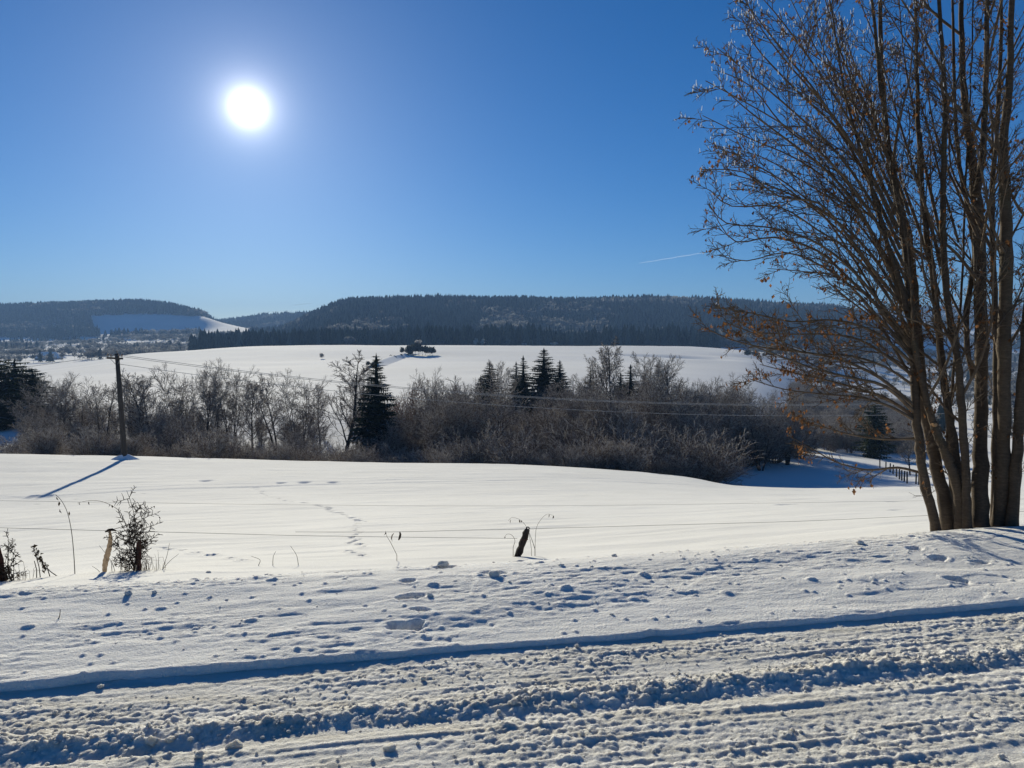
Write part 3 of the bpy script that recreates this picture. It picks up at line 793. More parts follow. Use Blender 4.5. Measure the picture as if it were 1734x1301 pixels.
# ------------------------------------------------------------------ scatter by geometry nodes for what nobody could count
def proto_collection(name, meshes):
    c = bpy.data.collections.new(name)
    for i, me in enumerate(meshes):
        o = bpy.data.objects.new('%s_%02d' % (name, i), me); c.objects.link(o)
    return c
def scatter(name, pts, scl, rot, idx, coll, label=None):
    me = bpy.data.meshes.new(name)
    me.vertices.add(len(pts)); me.vertices.foreach_set('co', np.asarray(pts, np.float32).ravel())
    a = me.attributes.new('scl', 'FLOAT_VECTOR', 'POINT'); a.data.foreach_set('vector', np.asarray(scl, np.float32).ravel())
    r3 = np.zeros((len(pts), 3), np.float32); r3[:, 2] = rot
    a = me.attributes.new('rot', 'FLOAT_VECTOR', 'POINT'); a.data.foreach_set('vector', r3.ravel())
    a = me.attributes.new('idx', 'INT', 'POINT'); a.data.foreach_set('value', np.asarray(idx, np.int32))
    o = link(name, me, kind='stuff')
    if label: o['label'] = label
    ng = bpy.data.node_groups.new(name, 'GeometryNodeTree')
    ng.interface.new_socket('Geometry', in_out='INPUT', socket_type='NodeSocketGeometry')
    ng.interface.new_socket('Geometry', in_out='OUTPUT', socket_type='NodeSocketGeometry')
    n, l = ng.nodes, ng.links
    gi, go = n.new('NodeGroupInput'), n.new('NodeGroupOutput')
    ci = n.new('GeometryNodeCollectionInfo'); ci.inputs['Collection'].default_value = coll
    ci.inputs['Separate Children'].default_value = True; ci.inputs['Reset Children'].default_value = True
    ip = n.new('GeometryNodeInstanceOnPoints'); ip.inputs['Pick Instance'].default_value = True
    def attr(nm, ty):
        q = n.new('GeometryNodeInputNamedAttribute'); q.data_type = ty; q.inputs['Name'].default_value = nm
        return q.outputs['Attribute']
    l.new(gi.outputs[0], ip.inputs['Points']); l.new(ci.outputs[0], ip.inputs['Instance'])
    l.new(attr('idx', 'INT'), ip.inputs['Instance Index'])
    l.new(attr('rot', 'FLOAT_VECTOR'), ip.inputs['Rotation']); l.new(attr('scl', 'FLOAT_VECTOR'), ip.inputs['Scale'])
    l.new(ip.outputs[0], go.inputs[0])
    md = o.modifiers.new('scatter', 'NODES'); md.node_group = ng
    return o

def region_points(n, px0, px1, d0, d1, keep=None, seed=1):
    """random points of the land, even over its area, between two sight columns and two depths"""
    R = np.random.default_rng(seed)
    out = []
    s0, s1 = (px0 - CX) / FPX, (px1 - CX) / FPX
    d = np.sqrt(R.random(n) * (d1 * d1 - d0 * d0) + d0 * d0); s = s0 + (s1 - s0) * R.random(n)
    x = s * d
    if keep is not None:
        k = keep(x, d, s * FPX + CX, R); x, d = x[k], d[k]
    z = np.where(d > 51.5, far_land(x, d), 0)
    return np.stack([x, d, z], 1), R

# undergrowth of the valley
C_SHRUB = proto_collection('valley_shrubs', SHRUBS)
def keep_under(x, d, px, R):
    # rim of the field, denser right of the middle
    lim = 52 + 34 * R.random(len(x))
    return (d < 57 + 26 * R.random(len(x))) & ((px > 20) & (px < 1235)) & ((px < 1165) | (d > 70)) & ((px < 205) | (px > 330) | (R.random(len(x)) < 0.4))
pts, R = region_points(560, 20, 1235, 52, 92, keep_under, 5)
pts[:, 2] -= 0.1
sc_ = R.uniform(0.65, 1.25, len(pts)) * np.where(pts[:, 1] < 60, 0.75, 1.0)
scatter('undergrowth', pts, np.stack([sc_ * 1.15, sc_ * 1.15, sc_], 1), R.random(len(pts)) * 6.28, R.integers(0, 3, len(pts)), C_SHRUB, 'frosted grey brush filling the valley below the trees')
# thin stems that fill the band between the trees
sap_trunk, sap_crown, sap_h = KINDS['sapling']
def joined(name, a, b):
    bm_v, bm_f = [], []
    va = np.empty(len(a.vertices) * 3, np.float32); a.vertices.foreach_get('co', va)
    vb = np.empty(len(b.vertices) * 3, np.float32); b.vertices.foreach_get('co', vb)
    fa = np.empty(len(a.loops), np.int32); a.loops.foreach_get('vertex_index', fa)
    fb = np.empty(len(b.loops), np.int32); b.loops.foreach_get('vertex_index', fb)
    mb = np.empty(len(b.polygons), np.int32); b.polygons.foreach_get('material_index', mb)
    V, F = join_vf([(va.reshape(-1, 3), fa.reshape(-1, 4)), (vb.reshape(-1, 3), fb.reshape(-1, 4))])
    return mesh_np(name, V, F, [M_BARK, M_TWIG, M_RIME], np.concatenate([np.zeros(len(a.polygons), int), mb + 1]))
C_SAP = proto_collection('valley_saplings', [joined('sapling_full', sap_trunk, sap_crown), joined('clump_full', KINDS['clump'][0], KINDS['clump'][1])])
def keep_sap(x, d, px, R):
    p = np.interp(px, [30, 180, 400, 600, 680, 1000, 1240, 1300, 1370], [0.7, 0.6, 0.3, 0.3, 0.75, 0.9, 1, 1, 0.8])
    return (R.random(len(x)) < p) & ((px < 1210) | (d > 80 + 0.1 * (px - 1210)))
pts, R = region_points(470, 30, 1360, 64, 112, keep_sap, 6)
tops = np.interp(pts[:, 0] / pts[:, 1] * FPX + CX, [30, 200, 400, 600, 760, 900, 1050, 1200, 1360], [690, 690, 705, 700, 672, 668, 655, 655, 685]) + R.uniform(-10, 45, len(pts))
h = EYE - (tops - 590.5) / FPX * pts[:, 1] - pts[:, 2]
idx = (R.random(len(pts)) < 0.35).astype(int)
hs = np.clip(h, 2.5, 12) / np.where(idx == 1, 12.5, sap_h)
scatter('thicket', pts, np.stack([hs * 1.1, hs * 1.1, hs], 1), R.random(len(pts)) * 6.28, idx, C_SAP, 'dense grey thicket of thin bare stems along the valley')

# shrubs that stand out
GR = 'rounded shrubs on the field rim'
for px, ytop, d, wf, lab in [(1190, 742, 57, 1.5, 'large rounded dark shrub on the field rim at the right end'),
                             (1120, 728, 60, 1.4, 'big rounded brownish shrub left of the rim shrub at the right end'),
                             (850, 728, 56, 1.2, 'rounded brown-grey shrub on the field rim in the middle'),
                             (790, 742, 58, 1.0, 'pale frosted shrub left of the rounded middle shrub'),
                             (1020, 716, 62, 1.35, 'wide brown shrub on the rim below the tall pale tree'),
                             (1262, 700, 86, 1.3, 'dark shrub at the right end standing over the blue shaded slope'),
                             (1310, 698, 90, 1.3, 'dark shrub behind the brown leaves over the shaded slope'),
                             (1352, 712, 96, 1.2, 'last dark shrub of the band before the open shaded slope')]:
    s_, k_ = ray(px, ytop); x = s_ * d; g = ground(x, d)
    sc1 = max(0.5, (EYE + k_ * d - g) / 3.7)
    o = link('rounded_shrub', SHRUB_ROUND, None, (x, d, g), (0, 0, random.random() * 6), (sc1 * wf, sc1 * wf, sc1))
    tag(o, lab, 'shrub', GR)

# ------------------------------------------------------------------ far woods
def far_conifer(name, seed, tiers, sides, mat, ratio=0.19):
    R = random.Random(seed); V, F = [], []
    for t in range(tiers):
        z0 = 0.06 + 0.86 * t / tiers; z1 = min(1.0, z0 + 1.5 / tiers + 0.05); r0 = ratio * (1 - z0) ** 0.75 * R.uniform(0.85, 1.15) + 0.012
        c = len(V); V.append((R.uniform(-.01, .01), R.uniform(-.01, .01), z1)); a0 = R.random() * 6
        for k in range(sides * 2):
            a = a0 + math.pi * k / sides; rr = r0 * (R.uniform(0.9, 1.25) if k % 2 == 0 else R.uniform(0.45, 0.65))
            V.append((rr * math.cos(a), rr * math.sin(a), z0 - (0.03 if k % 2 == 0 else -0.03) + R.uniform(-.015, .015)))
        for k in range(sides * 2):
            F.append((c, c + 1 + k, c + 1 + (k + 1) % (sides * 2)))
    V.append((0, 0, -0.1))
    return mesh_np(name, V, F, [mat])
def far_crown(name, seed, n, mat, wide=0.36):
    R = random.Random(seed); V, F = [], []
    lobes_ = [(R.gauss(0, wide * 0.4), R.gauss(0, wide * 0.4), R.uniform(0.42, 0.78), R.uniform(0.14, 0.24)) for _ in range(7)]
    for i in range(n):
        lx, ly, lz, lr = R.choice(lobes_)
        u = unit((R.gauss(0, 1), R.gauss(0, 1), R.gauss(0, 1))); rr = lr * R.uniform(0.6, 1.05)
        p = (lx + u[0] * rr, ly + u[1] * rr, lz + u[2] * rr)
        s = R.uniform(0.04, 0.085); o = len(V)
        for k in range(3):
            V.append(tuple(p[j] + R.gauss(0, s) for j in range(3)))
        F.append((o, o + 1, o + 2))
    for k in range(3):
        a = k * 2.1; o = len(V)
        V.extend([(0.02 * math.cos(a), 0.02 * math.sin(a), -0.05), (0.02 * math.cos(a + 2), 0.02 * math.sin(a + 2), -0.05), (0, 0, 0.6)]); F.append((o, o + 1, o + 2))
    return mesh_np(name, V, F, [mat])
C_FAR = proto_collection('far_wood', [far_conifer('far_conifer_a', 1, 5, 5, M_FAR_CON), far_conifer('far_conifer_b', 2, 4, 5, M_FAR_CON, 0.24), far_conifer('far_conifer_c', 3, 6, 5, M_FAR_CON, 0.15),
                                      far_crown('far_crown_a', 4, 110, M_FAR_RIME), far_crown('far_crown_b', 5, 110, M_FAR_RIME, 0.42)])
C_BELT = proto_collection('belt_wood', [far_conifer('belt_a', 6, 7, 6, M_FAR_BELT), far_conifer('belt_b', 7, 6, 6, M_FAR_BELT, 0.22), far_conifer('belt_c', 8, 8, 6, M_FAR_BELT, 0.15), far_conifer('belt_d', 9, 6, 6, M_FAR_CON, 0.2)])
def wood(name, label, n, px0, px1, d0, d1, keep, hgt, seed, leafy=0.25, coll=None, kinds=3, sink=0.0):
    pts, R = region_points(n, px0, px1, d0, d1, keep, seed)
    pts[:, 2] -= sink
    h = R.uniform(*hgt, len(pts)) * (1 + 0.25 * fbm(pts[:, 0] / 60, pts[:, 1] / 60, 2, seed))
    patch = fbm(pts[:, 0] / 90, pts[:, 1] / 90, 3, seed + 50) + R.normal(0, 0.12, len(pts))
    lf = patch > np.quantile(patch, 1 - leafy) if leafy > 0 else np.zeros(len(pts), bool)
    idx = np.where(lf, 3 + R.integers(0, 2, len(pts)), R.integers(0, kinds, len(pts)))
    w = h * np.where(lf, R.uniform(0.8, 1.1, len(pts)), R.uniform(0.85, 1.25, len(pts))); h = np.where(lf, h * 0.8, h)
    return scatter(name, pts, np.stack([w, w, h], 1), R.random(len(pts)) * 6.28, idx, coll or C_FAR, label)

wood('spruce_belt', 'dark belt of spruces behind the crest of the far snow field', 2600, 325, 1215, 655, 790,
     lambda x, d, px, R: (d > 655 + 40 * sstep(430, 330, px) + 25 * vnoise(px / 40, px * 0, 3)), (15, 22), 21, 0.0, C_BELT, 4, 0.3)
wood('hill_forest', 'frosted forest covering the long hill behind the field', 17000, 425, 1500, 800, 1560,
     lambda x, d, px, R: (d > 830 + 500 * sstep(520, 425, px)), (12, 19), 22, 0.20)
def keep_left(x, d, px, R):
    clear = (px > 168 + 40 * vnoise(d / 60, d * 0, 9)) & (px < 352) & (d > 1470) & (d < 1735 + 25 * vnoise(px / 25, px * 0, 8))
    lit = (px > 340) & (d > 1380) & (d < 1800)
    return ~clear & ~lit & (d > 1440 + 60 * vnoise(px / 40, px * 0, 7))
wood('left_hill_forest', 'forest on the far left hill above a blue shaded snow slope', 11500, -220, 352, 1440, 2150, keep_left, (13, 20), 23, 0.25)
wood('distant_forest', 'hazy forest on the low distant ridge between the two hills', 5000, 350, 640, 1950, 2850, lambda x, d, px, R: d > 2000, (16, 24), 24, 0.15)
wood('right_hill_forest', 'bluish forest on the distant hills behind the big bare tree', 9000, 1380, 2050, 1150, 3300,
     lambda x, d, px, R: fbm(x / 160, d / 160, 3, 77) + R.normal(0, 0.05, len(x)) > -0.12, (14, 22), 25, 0.35)
wood('valley_scrub', 'patchy frosted trees on the low ground below the left hill', 7500, -200, 420, 640, 1420,
     lambda x, d, px, R: (fbm(x / 90, d / 24, 3, 78) + R.normal(0, 0.05, len(x)) > 0.15) & (d > np.interp(px, [-200, 110, 230, 335, 420], [640, 620, 640, 760, 820])), (6, 12), 26, 0.82)
wood('valley_hedges', 'dark hedges and scrub crossing the snowy valley floor on the right', 9000, 1270, 2000, 180, 1000,
     lambda x, d, px, R: ((np.abs(fbm(x / 140, d / 40, 2, 79)) < 0.05) | (fbm(x / 60, d / 26, 3, 80) > np.interp(d, [180, 300, 450, 700, 1000], [0.42, 0.34, 0.16, 0.06, 0.0]))) & (d > np.interp(px, [1270, 1330, 1400, 1600], [620, 400, 240, 180])), (4, 9), 27, 0.9)

def keep_slope(x, d, px, R):
    return (fbm(x / 14, d / 9, 2, 91) + R.normal(0, 0.1, len(x)) > -0.02) & (d > np.interp(px, [1340, 1400, 1560], [112, 104, 118]))
pts, R = region_points(620, 1345, 1570, 98, 300, keep_slope, 28)
sc_ = R.uniform(0.7, 1.7, len(pts))
scatter('slope_brush', pts, np.stack([sc_ * 1.2, sc_ * 1.2, sc_], 1), R.random(len(pts)) * 6.28, R.integers(0, 3, len(pts)), C_SHRUB, 'bare grey brush on the slope behind the big tree')

# ------------------------------------------------------------------ near ground lookups
def near_height(x, y):
    u, v = uv_of(np.asarray(x, float), np.asarray(y, float))
    return np.where(v < 6.5, verge_height(u, v), verge_base(u, v))
def hit(px, py, d0=2.4, d1=50.0):
    """first point of the near ground met by a sight line"""
    s_, k_ = ray(px, py)
    d = np.geomspace(d0, d1, 1500); g = near_height(s_ * d, d) - (EYE + k_ * d)
    ok = g > 0
    j = int(np.argmax(ok)) if ok.any() else 1499
    return Vector((s_ * d[j], d[j], float(near_height(np.array([s_ * d[j]]), np.array([d[j]]))[0])))
def near_z(p):
    return float(near_height(np.array([p.x]), np.array([p.y]))[0])
def on_fence(px, py, v):
    s_, k_ = ray(px, py); d = v / (CU - s_ * SU)
    return Vector((s_ * d, d, EYE + k_ * d))

# ------------------------------------------------------------------ the many-stemmed tree on the right
def near_bark():
    m, n, l, b = material('smooth_grey_bark', (0.09, 0.075, 0.06), 0.85, 0.2)
    big = noise_node(n, l, 2.2, 4, 0.6)
    len_ = noise_node(n, l, 22.0, 5, 0.75, stretch=(1.0, 1.0, 3.0))       # lenticels lie across the stem
    r1 = ramp(n, l, big.outputs[0], [(0.3, (0.058, 0.041, 0.028)), (0.55, (0.100, 0.073, 0.050)), (0.78, (0.085, 0.073, 0.044))])
    r2 = ramp(n, l, len_.outputs[0], [(0.38, (0.72, 0.72, 0.72)), (0.55, (1.0, 1.0, 1.0)), (0.74, (1.45, 1.42, 1.36))])
    mx = n.new('ShaderNodeMix'); mx.data_type = 'RGBA'; mx.blend_type = 'MULTIPLY'; mx.inputs[0].default_value = 1.0
    l.new(r1.outputs[0], mx.inputs[6]); l.new(r2.outputs[0], mx.inputs[7])
    l.new(mx.outputs[2], b.inputs['Base Color'])
    bp = n.new('ShaderNodeBump'); bp.inputs['Distance'].default_value = 0.006; bp.inputs['Strength'].default_value = 0.9
    l.new(len_.outputs[0], bp.inputs['Height']); l.new(bp.outputs[0], b.inputs['Normal'])
    return m
M_NBARK = near_bark()
M_NTWIG = bark_material('near_twig_bark', (0.080, 0.057, 0.040), (0.19, 0.14, 0.095), 12.0, (1, 1, 1), 0.002)
M_LEAF = thin_material('dry_leaf', (0.09, 0.047, 0.025), (0.26, 0.125, 0.055), 0.45, scale=9.0)
M_ICE, _n, _l, _b = material('clear_rime', (0.85, 0.88, 0.92), 0.25, 0.5)
_t = _n.new('ShaderNodeBsdfTranslucent'); _t.inputs['Color'].default_value = (0.9, 0.92, 0.95, 1)
_m = _n.new('ShaderNodeMixShader'); _m.inputs[0].default_value = 0.5
_l.new(_b.outputs[0], _m.inputs[1]); _l.new(_t.outputs[0], _m.inputs[2]); _l.new(_m.outputs[0], _n['Material Output'].inputs['Surface'])

TD = 7.0
tree_base = Vector((ray(1650, 905)[0] * TD, TD, 0)); tree_base.z = float(near_height(np.array([tree_base.x]), np.array([TD]))[0])
tree = thing('many_stemmed_tree', 'tall bare tree of many grey stems with brown dead leaves on the right', 'tree', tree_base)
RT = random.Random(101)
STEMS = [ # depth offset, [(px, py, width px)]
 (0.00, [(1588, 925, 19), (1580, 871, 17), (1568, 827, 16), (1560, 783, 16), (1555, 739, 15), (1551, 694, 15), (1549, 620, 16), (1545, 540, 15), (1538, 450, 13), (1527, 370, 11), (1512, 290, 9), (1498, 200, 7), (1486, 100, 6), (1478, 0, 5), (1470, -120, 3), (1466, -220, 1.5)]),
 (0.14, [(1607, 925, 25), (1600, 849, 22), (1589, 805, 21), (1578, 750, 20), (1568, 705, 21), (1558, 650, 22), (1552, 590, 23), (1547, 530, 23), (1541, 470, 22), (1534, 400, 19), (1520, 340, 15), (1506, 260, 12), (1497, 180, 9), (1492, 90, 8), (1490, 0, 7), (1488, -150, 4), (1490, -260, 2)]),
 (0.02, [(1630, 922, 24), (1626, 849, 21), (1616, 805, 18), (1606, 780, 16), (1596, 755, 15), (1584, 728, 14), (1572, 690, 12), (1560, 640, 11), (1549, 590, 10), (1530, 500, 9), (1505, 420, 8), (1480, 330, 6.5), (1452, 240, 5), (1430, 150, 4), (1415, 60, 3), (1400, -30, 2)]),
 (0.10, [(1622, 815, 17), (1616, 770, 16), (1612, 730, 15), (1606, 690, 14), (1598, 640, 13), (1590, 570, 12), (1582, 492, 11), (1570, 400, 10), (1561, 327, 9), (1556, 230, 8), (1552, 120, 6), (1550, 0, 5), (1548, -150, 3)]),
 (-0.05, [(1638, 920, 18), (1637, 850, 15), (1636, 805, 14), (1632, 738, 13), (1628, 690, 13), (1624, 630, 12), (1612, 560, 12), (1602, 492, 11), (1598, 420, 11), (1597, 346, 10), (1599, 260, 9), (1600, 192, 8), (1597, 100, 7), (1591, 0, 6), (1588, -140, 3.5)]),
 (0.02, [(1661, 922, 36), (1660, 870, 29), (1660, 805, 26), (1660, 739, 23), (1662, 650, 21), (1662, 570, 21), (1659, 492, 21), (1657, 384, 20), (1653, 327, 19), (1646, 270, 14), (1637, 211, 12), (1632, 140, 10), (1629, 77, 9), (1628, 0, 8), (1630, -150, 5), (1632, -260, 2)]),
 (0.00, [(1652, 330, 13), (1660, 290, 12), (1665, 250, 11), (1668, 154, 9), (1671, 70, 8), (1673, 0, 7), (1678, -150, 4)]),
 (0.06, [(1690, 918, 27), (1694, 860, 25), (1698, 805, 24), (1700, 739, 21), (1700, 650, 21), (1701, 570, 22), (1703, 492, 22), (1703, 384, 20), (1700, 300, 17), (1699, 250, 15), (1706, 180, 13), (1710, 120, 11), (1714, 0, 9), (1722, -160, 5)]),
 (0.22, [(1683, 920, 14), (1684, 827, 11), (1686, 739, 11), (1687, 650, 11), (1686, 560, 10), (1684, 492, 10), (1680, 400, 9), (1682, 300, 8), (1690, 200, 7), (1694, 90, 6), (1696, -20, 5), (1698, -140, 3)]),
 (-0.08, [(1712, 916, 20), (1718, 827, 18), (1724, 739, 18), (1731, 650, 17), (1738, 560, 16), (1745, 470, 15), (1750, 380, 13), (1758, 280, 11), (1765, 150, 9), (1775, 0, 7), (1785, -150, 4)]),
 (0.30, [(1648, 640, 8), (1636, 570, 9), (1640, 500, 9), (1650, 430, 8), (1640, 360, 8), (1625, 280, 7), (1618, 190, 6), (1615, 90, 5), (1612, -20, 4), (1610, -120, 2)]),
 (0.35, [(1622, 905, 6), (1614, 860, 6), (1608, 800, 5.5), (1604, 740, 5), (1612, 660, 5), (1622, 560, 4.5), (1630, 460, 4), (1634, 340, 4), (1640, 220, 3), (1645, 100, 2.5), (1648, -20, 2)]),
]
stem_lines = []
for off, line in STEMS:
    n_ = len(line)
    lean = RT.uniform(-0.06, 0.06)
    pts = []
    for i, (px, py, w) in enumerate(line):
        d = TD + off + lean * i
        pts.append((at(px, py, d), w * 0.47 / FPX * d))
    # smooth and densify
    P = [p for p, _ in pts]; Rr = [r for _, r in pts]
    Pd, Rd = [], []
    for i in range(n_ - 1):
        p0 = P[max(i - 1, 0)]; p1 = P[i]; p2 = P[i + 1]; p3 = P[min(i + 2, n_ - 1)]
        for t in (0, 0.25, 0.5, 0.75):
            q = 0.5 * ((2 * p1) + (p2 - p0) * t + (2 * p0 - 5 * p1 + 4 * p2 - p3) * t * t + (3 * p1 - p0 - 3 * p2 + p3) * t ** 3)
            Pd.append(q); Rd.append((Rr[i] + (Rr[i + 1] - Rr[i]) * t) * RT.uniform(0.95, 1.05) * (1.13 if RT.random() < 0.08 else 1.0)); Pd[-1] = Pd[-1] + Vector((RT.gauss(0, 0.0035), RT.gauss(0, 0.0035), 0))
    Pd.append(P[-1]); Rd.append(Rr[-1])
    if line[0][1] > 900: Rd[0] *= 1.25; Rd[1] *= 1.15; Rd[2] *= 1.06
    V, F = tube([p - tree_base for p in Pd], Rd, 12)
    tr_o = link('trunk', tri_safe('stem', V, F, [M_NBARK], smooth=True), tree)
    if not stem_lines: first_trunk = tr_o
    stem_lines.append((Pd, Rd))

# pruned branch scar, pale wood turned to the road
sc_p = at(1576, 718, TD + 0.02) - Vector((0, 0.075, 0)) - tree_base
M_SCAR = bark_material('cut_wood', (0.30, 0.17, 0.08), (0.42, 0.26, 0.14), 20.0, (1, 1, 1), 0.003)
V, F = tube([sc_p + Vector((0, 0.04, 0)), sc_p, sc_p + Vector((0, -0.012, 0))], [0.022, 0.020, 0.015], 12)
link('branch_scar', tri_safe('branch_scar', V, F, [M_SCAR]), first_trunk)
b_out = [[], [], [], []]
NCFG = [None,
        dict(n=6, kids=(6, 9), start=0.12, ang=(22, 50), len=0.46, up=0.035, wob=0.07, rad=0.62, tip=0.3),
        dict(n=4, kids=(3, 5), start=0.15, ang=(25, 60), len=0.50, up=0.01, wob=0.11, rad=0.6, tip=0.4),
        dict(n=3, kids=(0, 0), start=0, ang=(0, 0), len=0, up=-0.01, wob=0.16, rad=0.6, tip=0.5)]
def sprout(line, rads, n_kids, start, lenf, upbias=0.0):
    """side shoots along a finished branch line"""
    total = sum((line[i + 1] - line[i]).length for i in range(len(line) - 1))
    for k in range(n_kids):
        t = start + (1 - start) * (k + RT.random()) / n_kids
        f = t * (len(line) - 1); i = min(int(f), len(line) - 2); f -= i
        p = line[i].lerp(line[i + 1], f); d = (line[i + 1] - line[i]).normalized()
        e = Vector((RT.gauss(0, 1), RT.gauss(0, 1), RT.gauss(0, 1))); e = (e - d * e.dot(d)).normalized()
        an = math.radians(RT.uniform(25, 52))
        nd = d * math.cos(an) + e * math.sin(an) + Vector((0, 0, upbias))
        L = total * lenf * (1.15 - 0.75 * t) * RT.uniform(0.7, 1.25)
        grow(b_out, tuple(p), unit(tuple(nd)), max(L, 0.12), max(min(rads[i] * 0.6, 0.011), 0.004), 1, NCFG, RT)
def bough(line, r0, r1, n_kids, lenf=0.34, start=0.15, upb=0.08):
    n_ = len(line); rr = [r0 + (r1 - r0) * i / (n_ - 1) for i in range(n_)]
    Pd, Rd = [], []
    for i in range(n_ - 1):
        p0 = line[max(i - 1, 0)]; p1 = line[i]; p2 = line[i + 1]; p3 = line[min(i + 2, n_ - 1)]
        for t in (0, 0.34, 0.67):
            Pd.append(0.5 * ((2 * p1) + (p2 - p0) * t + (2 * p0 - 5 * p1 + 4 * p2 - p3) * t * t + (3 * p1 - p0 - 3 * p2 + p3) * t ** 3)); Rd.append(rr[i] + (rr[i + 1] - rr[i]) * t)
    Pd.append(line[-1]); Rd.append(rr[-1])
    for i in range(len(Pd) - 1): b_out[0].append((tuple(Pd[i]), tuple(Pd[i + 1]), Rd[i], Rd[i + 1]))
    sprout(Pd, Rd, n_kids, start, lenf, upb)
GUIDES = [
 [(1556, 800), (1520, 792), (1480, 796), (1450, 793), (1410, 780), (1370, 757), (1335, 738)],
 [(1556, 742), (1500, 744), (1440, 736), (1390, 722), (1350, 712)],
 [(1553, 715), (1510, 690), (1460, 674), (1400, 668), (1330, 660), (1270, 642)],
 [(1552, 702), (1500, 655), (1440, 640), (1380, 625), (1320, 603), (1272, 585)],
 [(1551, 690), (1490, 640), (1430, 612), (1370, 598), (1300, 590), (1240, 576), (1195, 556)],
 [(1549, 655), (1500, 622), (1440, 603), (1360, 597), (1290, 570), (1225, 545)],
 [(1548, 620), (1500, 575), (1450, 550), (1400, 542), (1340, 545), (1270, 530), (1210, 520)],
 [(1546, 600), (1490, 540), (1440, 485), (1390, 450), (1330, 428), (1265, 442), (1215, 432)],
 [(1542, 580), (1480, 500), (1430, 445), (1370, 405), (1300, 385), (1230, 378), (1200, 345)],
 [(1540, 540), (1490, 450), (1430, 385), (1360, 340), (1290, 310), (1215, 290)],
 [(1538, 500), (1480, 400), (1420, 322), (1350, 270), (1270, 235), (1190, 196)],
 [(1530, 450), (1480, 350), (1420, 262), (1350, 195), (1280, 135), (1215, 82)],
 [(1520, 395), (1470, 290), (1410, 195), (1340, 115), (1290, 50), (1262, 0)],
 [(1512, 330), (1470, 240), (1420, 150), (1370, 62), (1330, -20)],
 [(1505, 270), (1460, 170), (1420, 80), (1390, -30)],
 [(1590, 500), (1560, 400), (1530, 315), (1495, 220), (1450, 120), (1420, 20)],
 [(1598, 420), (1570, 300), (1550, 200), (1530, 90), (1520, -40)],
 [(1572, 690), (1520, 600), (1470, 520), (1420, 470), (1360, 460), (1300, 455)],
 [(1560, 640), (1500, 530), (1440, 430), (1390, 360), (1330, 310), (1280, 280), (1230, 255)],
 [(1545, 560), (1500, 440), (1450, 350), (1400, 290), (1330, 235), (1270, 190), (1225, 150)],
 [(1655, 400), (1620, 320), (1590, 250), (1570, 150), (1560, 40)],
 [(1660, 480), (1620, 430), (1590, 400), (1560, 330), (1530, 250)],
 [(1703, 450), (1670, 380), (1640, 330), (1610, 240), (1590, 130)],
 [(1703, 420), (1740, 350), (1780, 280), (1830, 200)], [(1700, 600), (1740, 540), (1800, 500), (1860, 480)], [(1640, 560), (1610, 500), (1590, 450), (1580, 380)],
 [(1632, 720), (1600, 690), (1560, 640), (1500, 600), (1440, 570)], [(1660, 640), (1630, 590), (1590, 560), (1540, 540), (1480, 520)],
]
def between(a, b):
    n_ = max(len(a), len(b)); out_ = []
    for i in range(n_):
        f = i / (n_ - 1); fa = f * (len(a) - 1); fb = f * (len(b) - 1); ia = min(int(fa), len(a) - 2); ib = min(int(fb), len(b) - 2)
        pa = [a[ia][k] + (a[ia + 1][k] - a[ia][k]) * (fa - ia) for k in (0, 1)]; pb_ = [b[ib][k] + (b[ib + 1][k] - b[ib][k]) * (fb - ib) for k in (0, 1)]
        w_ = RT.uniform(0.4, 0.6)
        out_.append((pa[0] * w_ + pb_[0] * (1 - w_) + f * RT.uniform(-14, 22), pa[1] * w_ + pb_[1] * (1 - w_) + f * RT.uniform(-14, 14)))
    return out_
GUIDES += [between(GUIDES[i], GUIDES[i + 1]) for i in (2, 5, 7, 8, 9, 10, 11, 12, 13)] + [between(GUIDES[i], GUIDES[i + 2]) for i in (8, 11)] + [between(GUIDES[a], GUIDES[b]) for a, b in ((15, 14), (16, 15), (18, 9), (19, 11), (20, 16), (22, 20))]
for g in GUIDES:
    far = RT.uniform(-0.9, 1.1); d0 = TD + 0.05
    n_ = len(g)
    line = [at(px, py, d0 + far * (i / (n_ - 1)) ** 1.3) for i, (px, py) in enumerate(g)]
    bough(line, RT.uniform(0.011, 0.019), 0.0035, RT.randint(9, 12), 0.235)
# more boughs from every stem, all round
for (Pd, Rd) in stem_lines:
    n_b = 5 if Rd[4] > 0.03 else 3
    for k in range(n_b):
        i = int(len(Pd) * RT.uniform(0.30, 0.97)); i = min(i, len(Pd) - 2)
        p = Pd[i]
        a = RT.uniform(0, 6.28); out_ = 0.55 + 0.55 * RT.random()
        d = Vector((math.cos(a) * out_ - 0.15, math.sin(a) * out_ * 0.9, RT.uniform(0.7, 1.2))).normalized()
        L = RT.uniform(0.8, 2.0); line = [p]; dd_ = d.copy()
        for j in range(5):
            dd_ = (dd_ + Vector((RT.gauss(0, .1), RT.gauss(0, .1), 0.10 + RT.gauss(0, .06)))).normalized()
            line.append(line[-1] + dd_ * L / 5)
        bough(line, min(Rd[i] * 0.6, 0.014), 0.003, RT.randint(6, 8), 0.3)
    sprout(Pd, [min(r, 0.01) for r in Rd], 7, 0.55, 0.08, 0.1)
    # short epicormic twigs low on the stems
    sprout(Pd[: int(len(Pd) * 0.6)], [0.006] * len(Pd), 7, 0.15, 0.10, 0.0)
off_ = tuple(tree_base)
def shift(segs): return [((p[0] - off_[0], p[1] - off_[1], p[2] - off_[2]), (q[0] - off_[0], q[1] - off_[1], q[2] - off_[2]), a, b) for p, q, a, b in segs]
V, F = prisms(shift(b_out[0]), 6)
branches = link('branches', mesh_np('branches', V, F, [M_NTWIG], smooth=True), tree, kind='stuff')
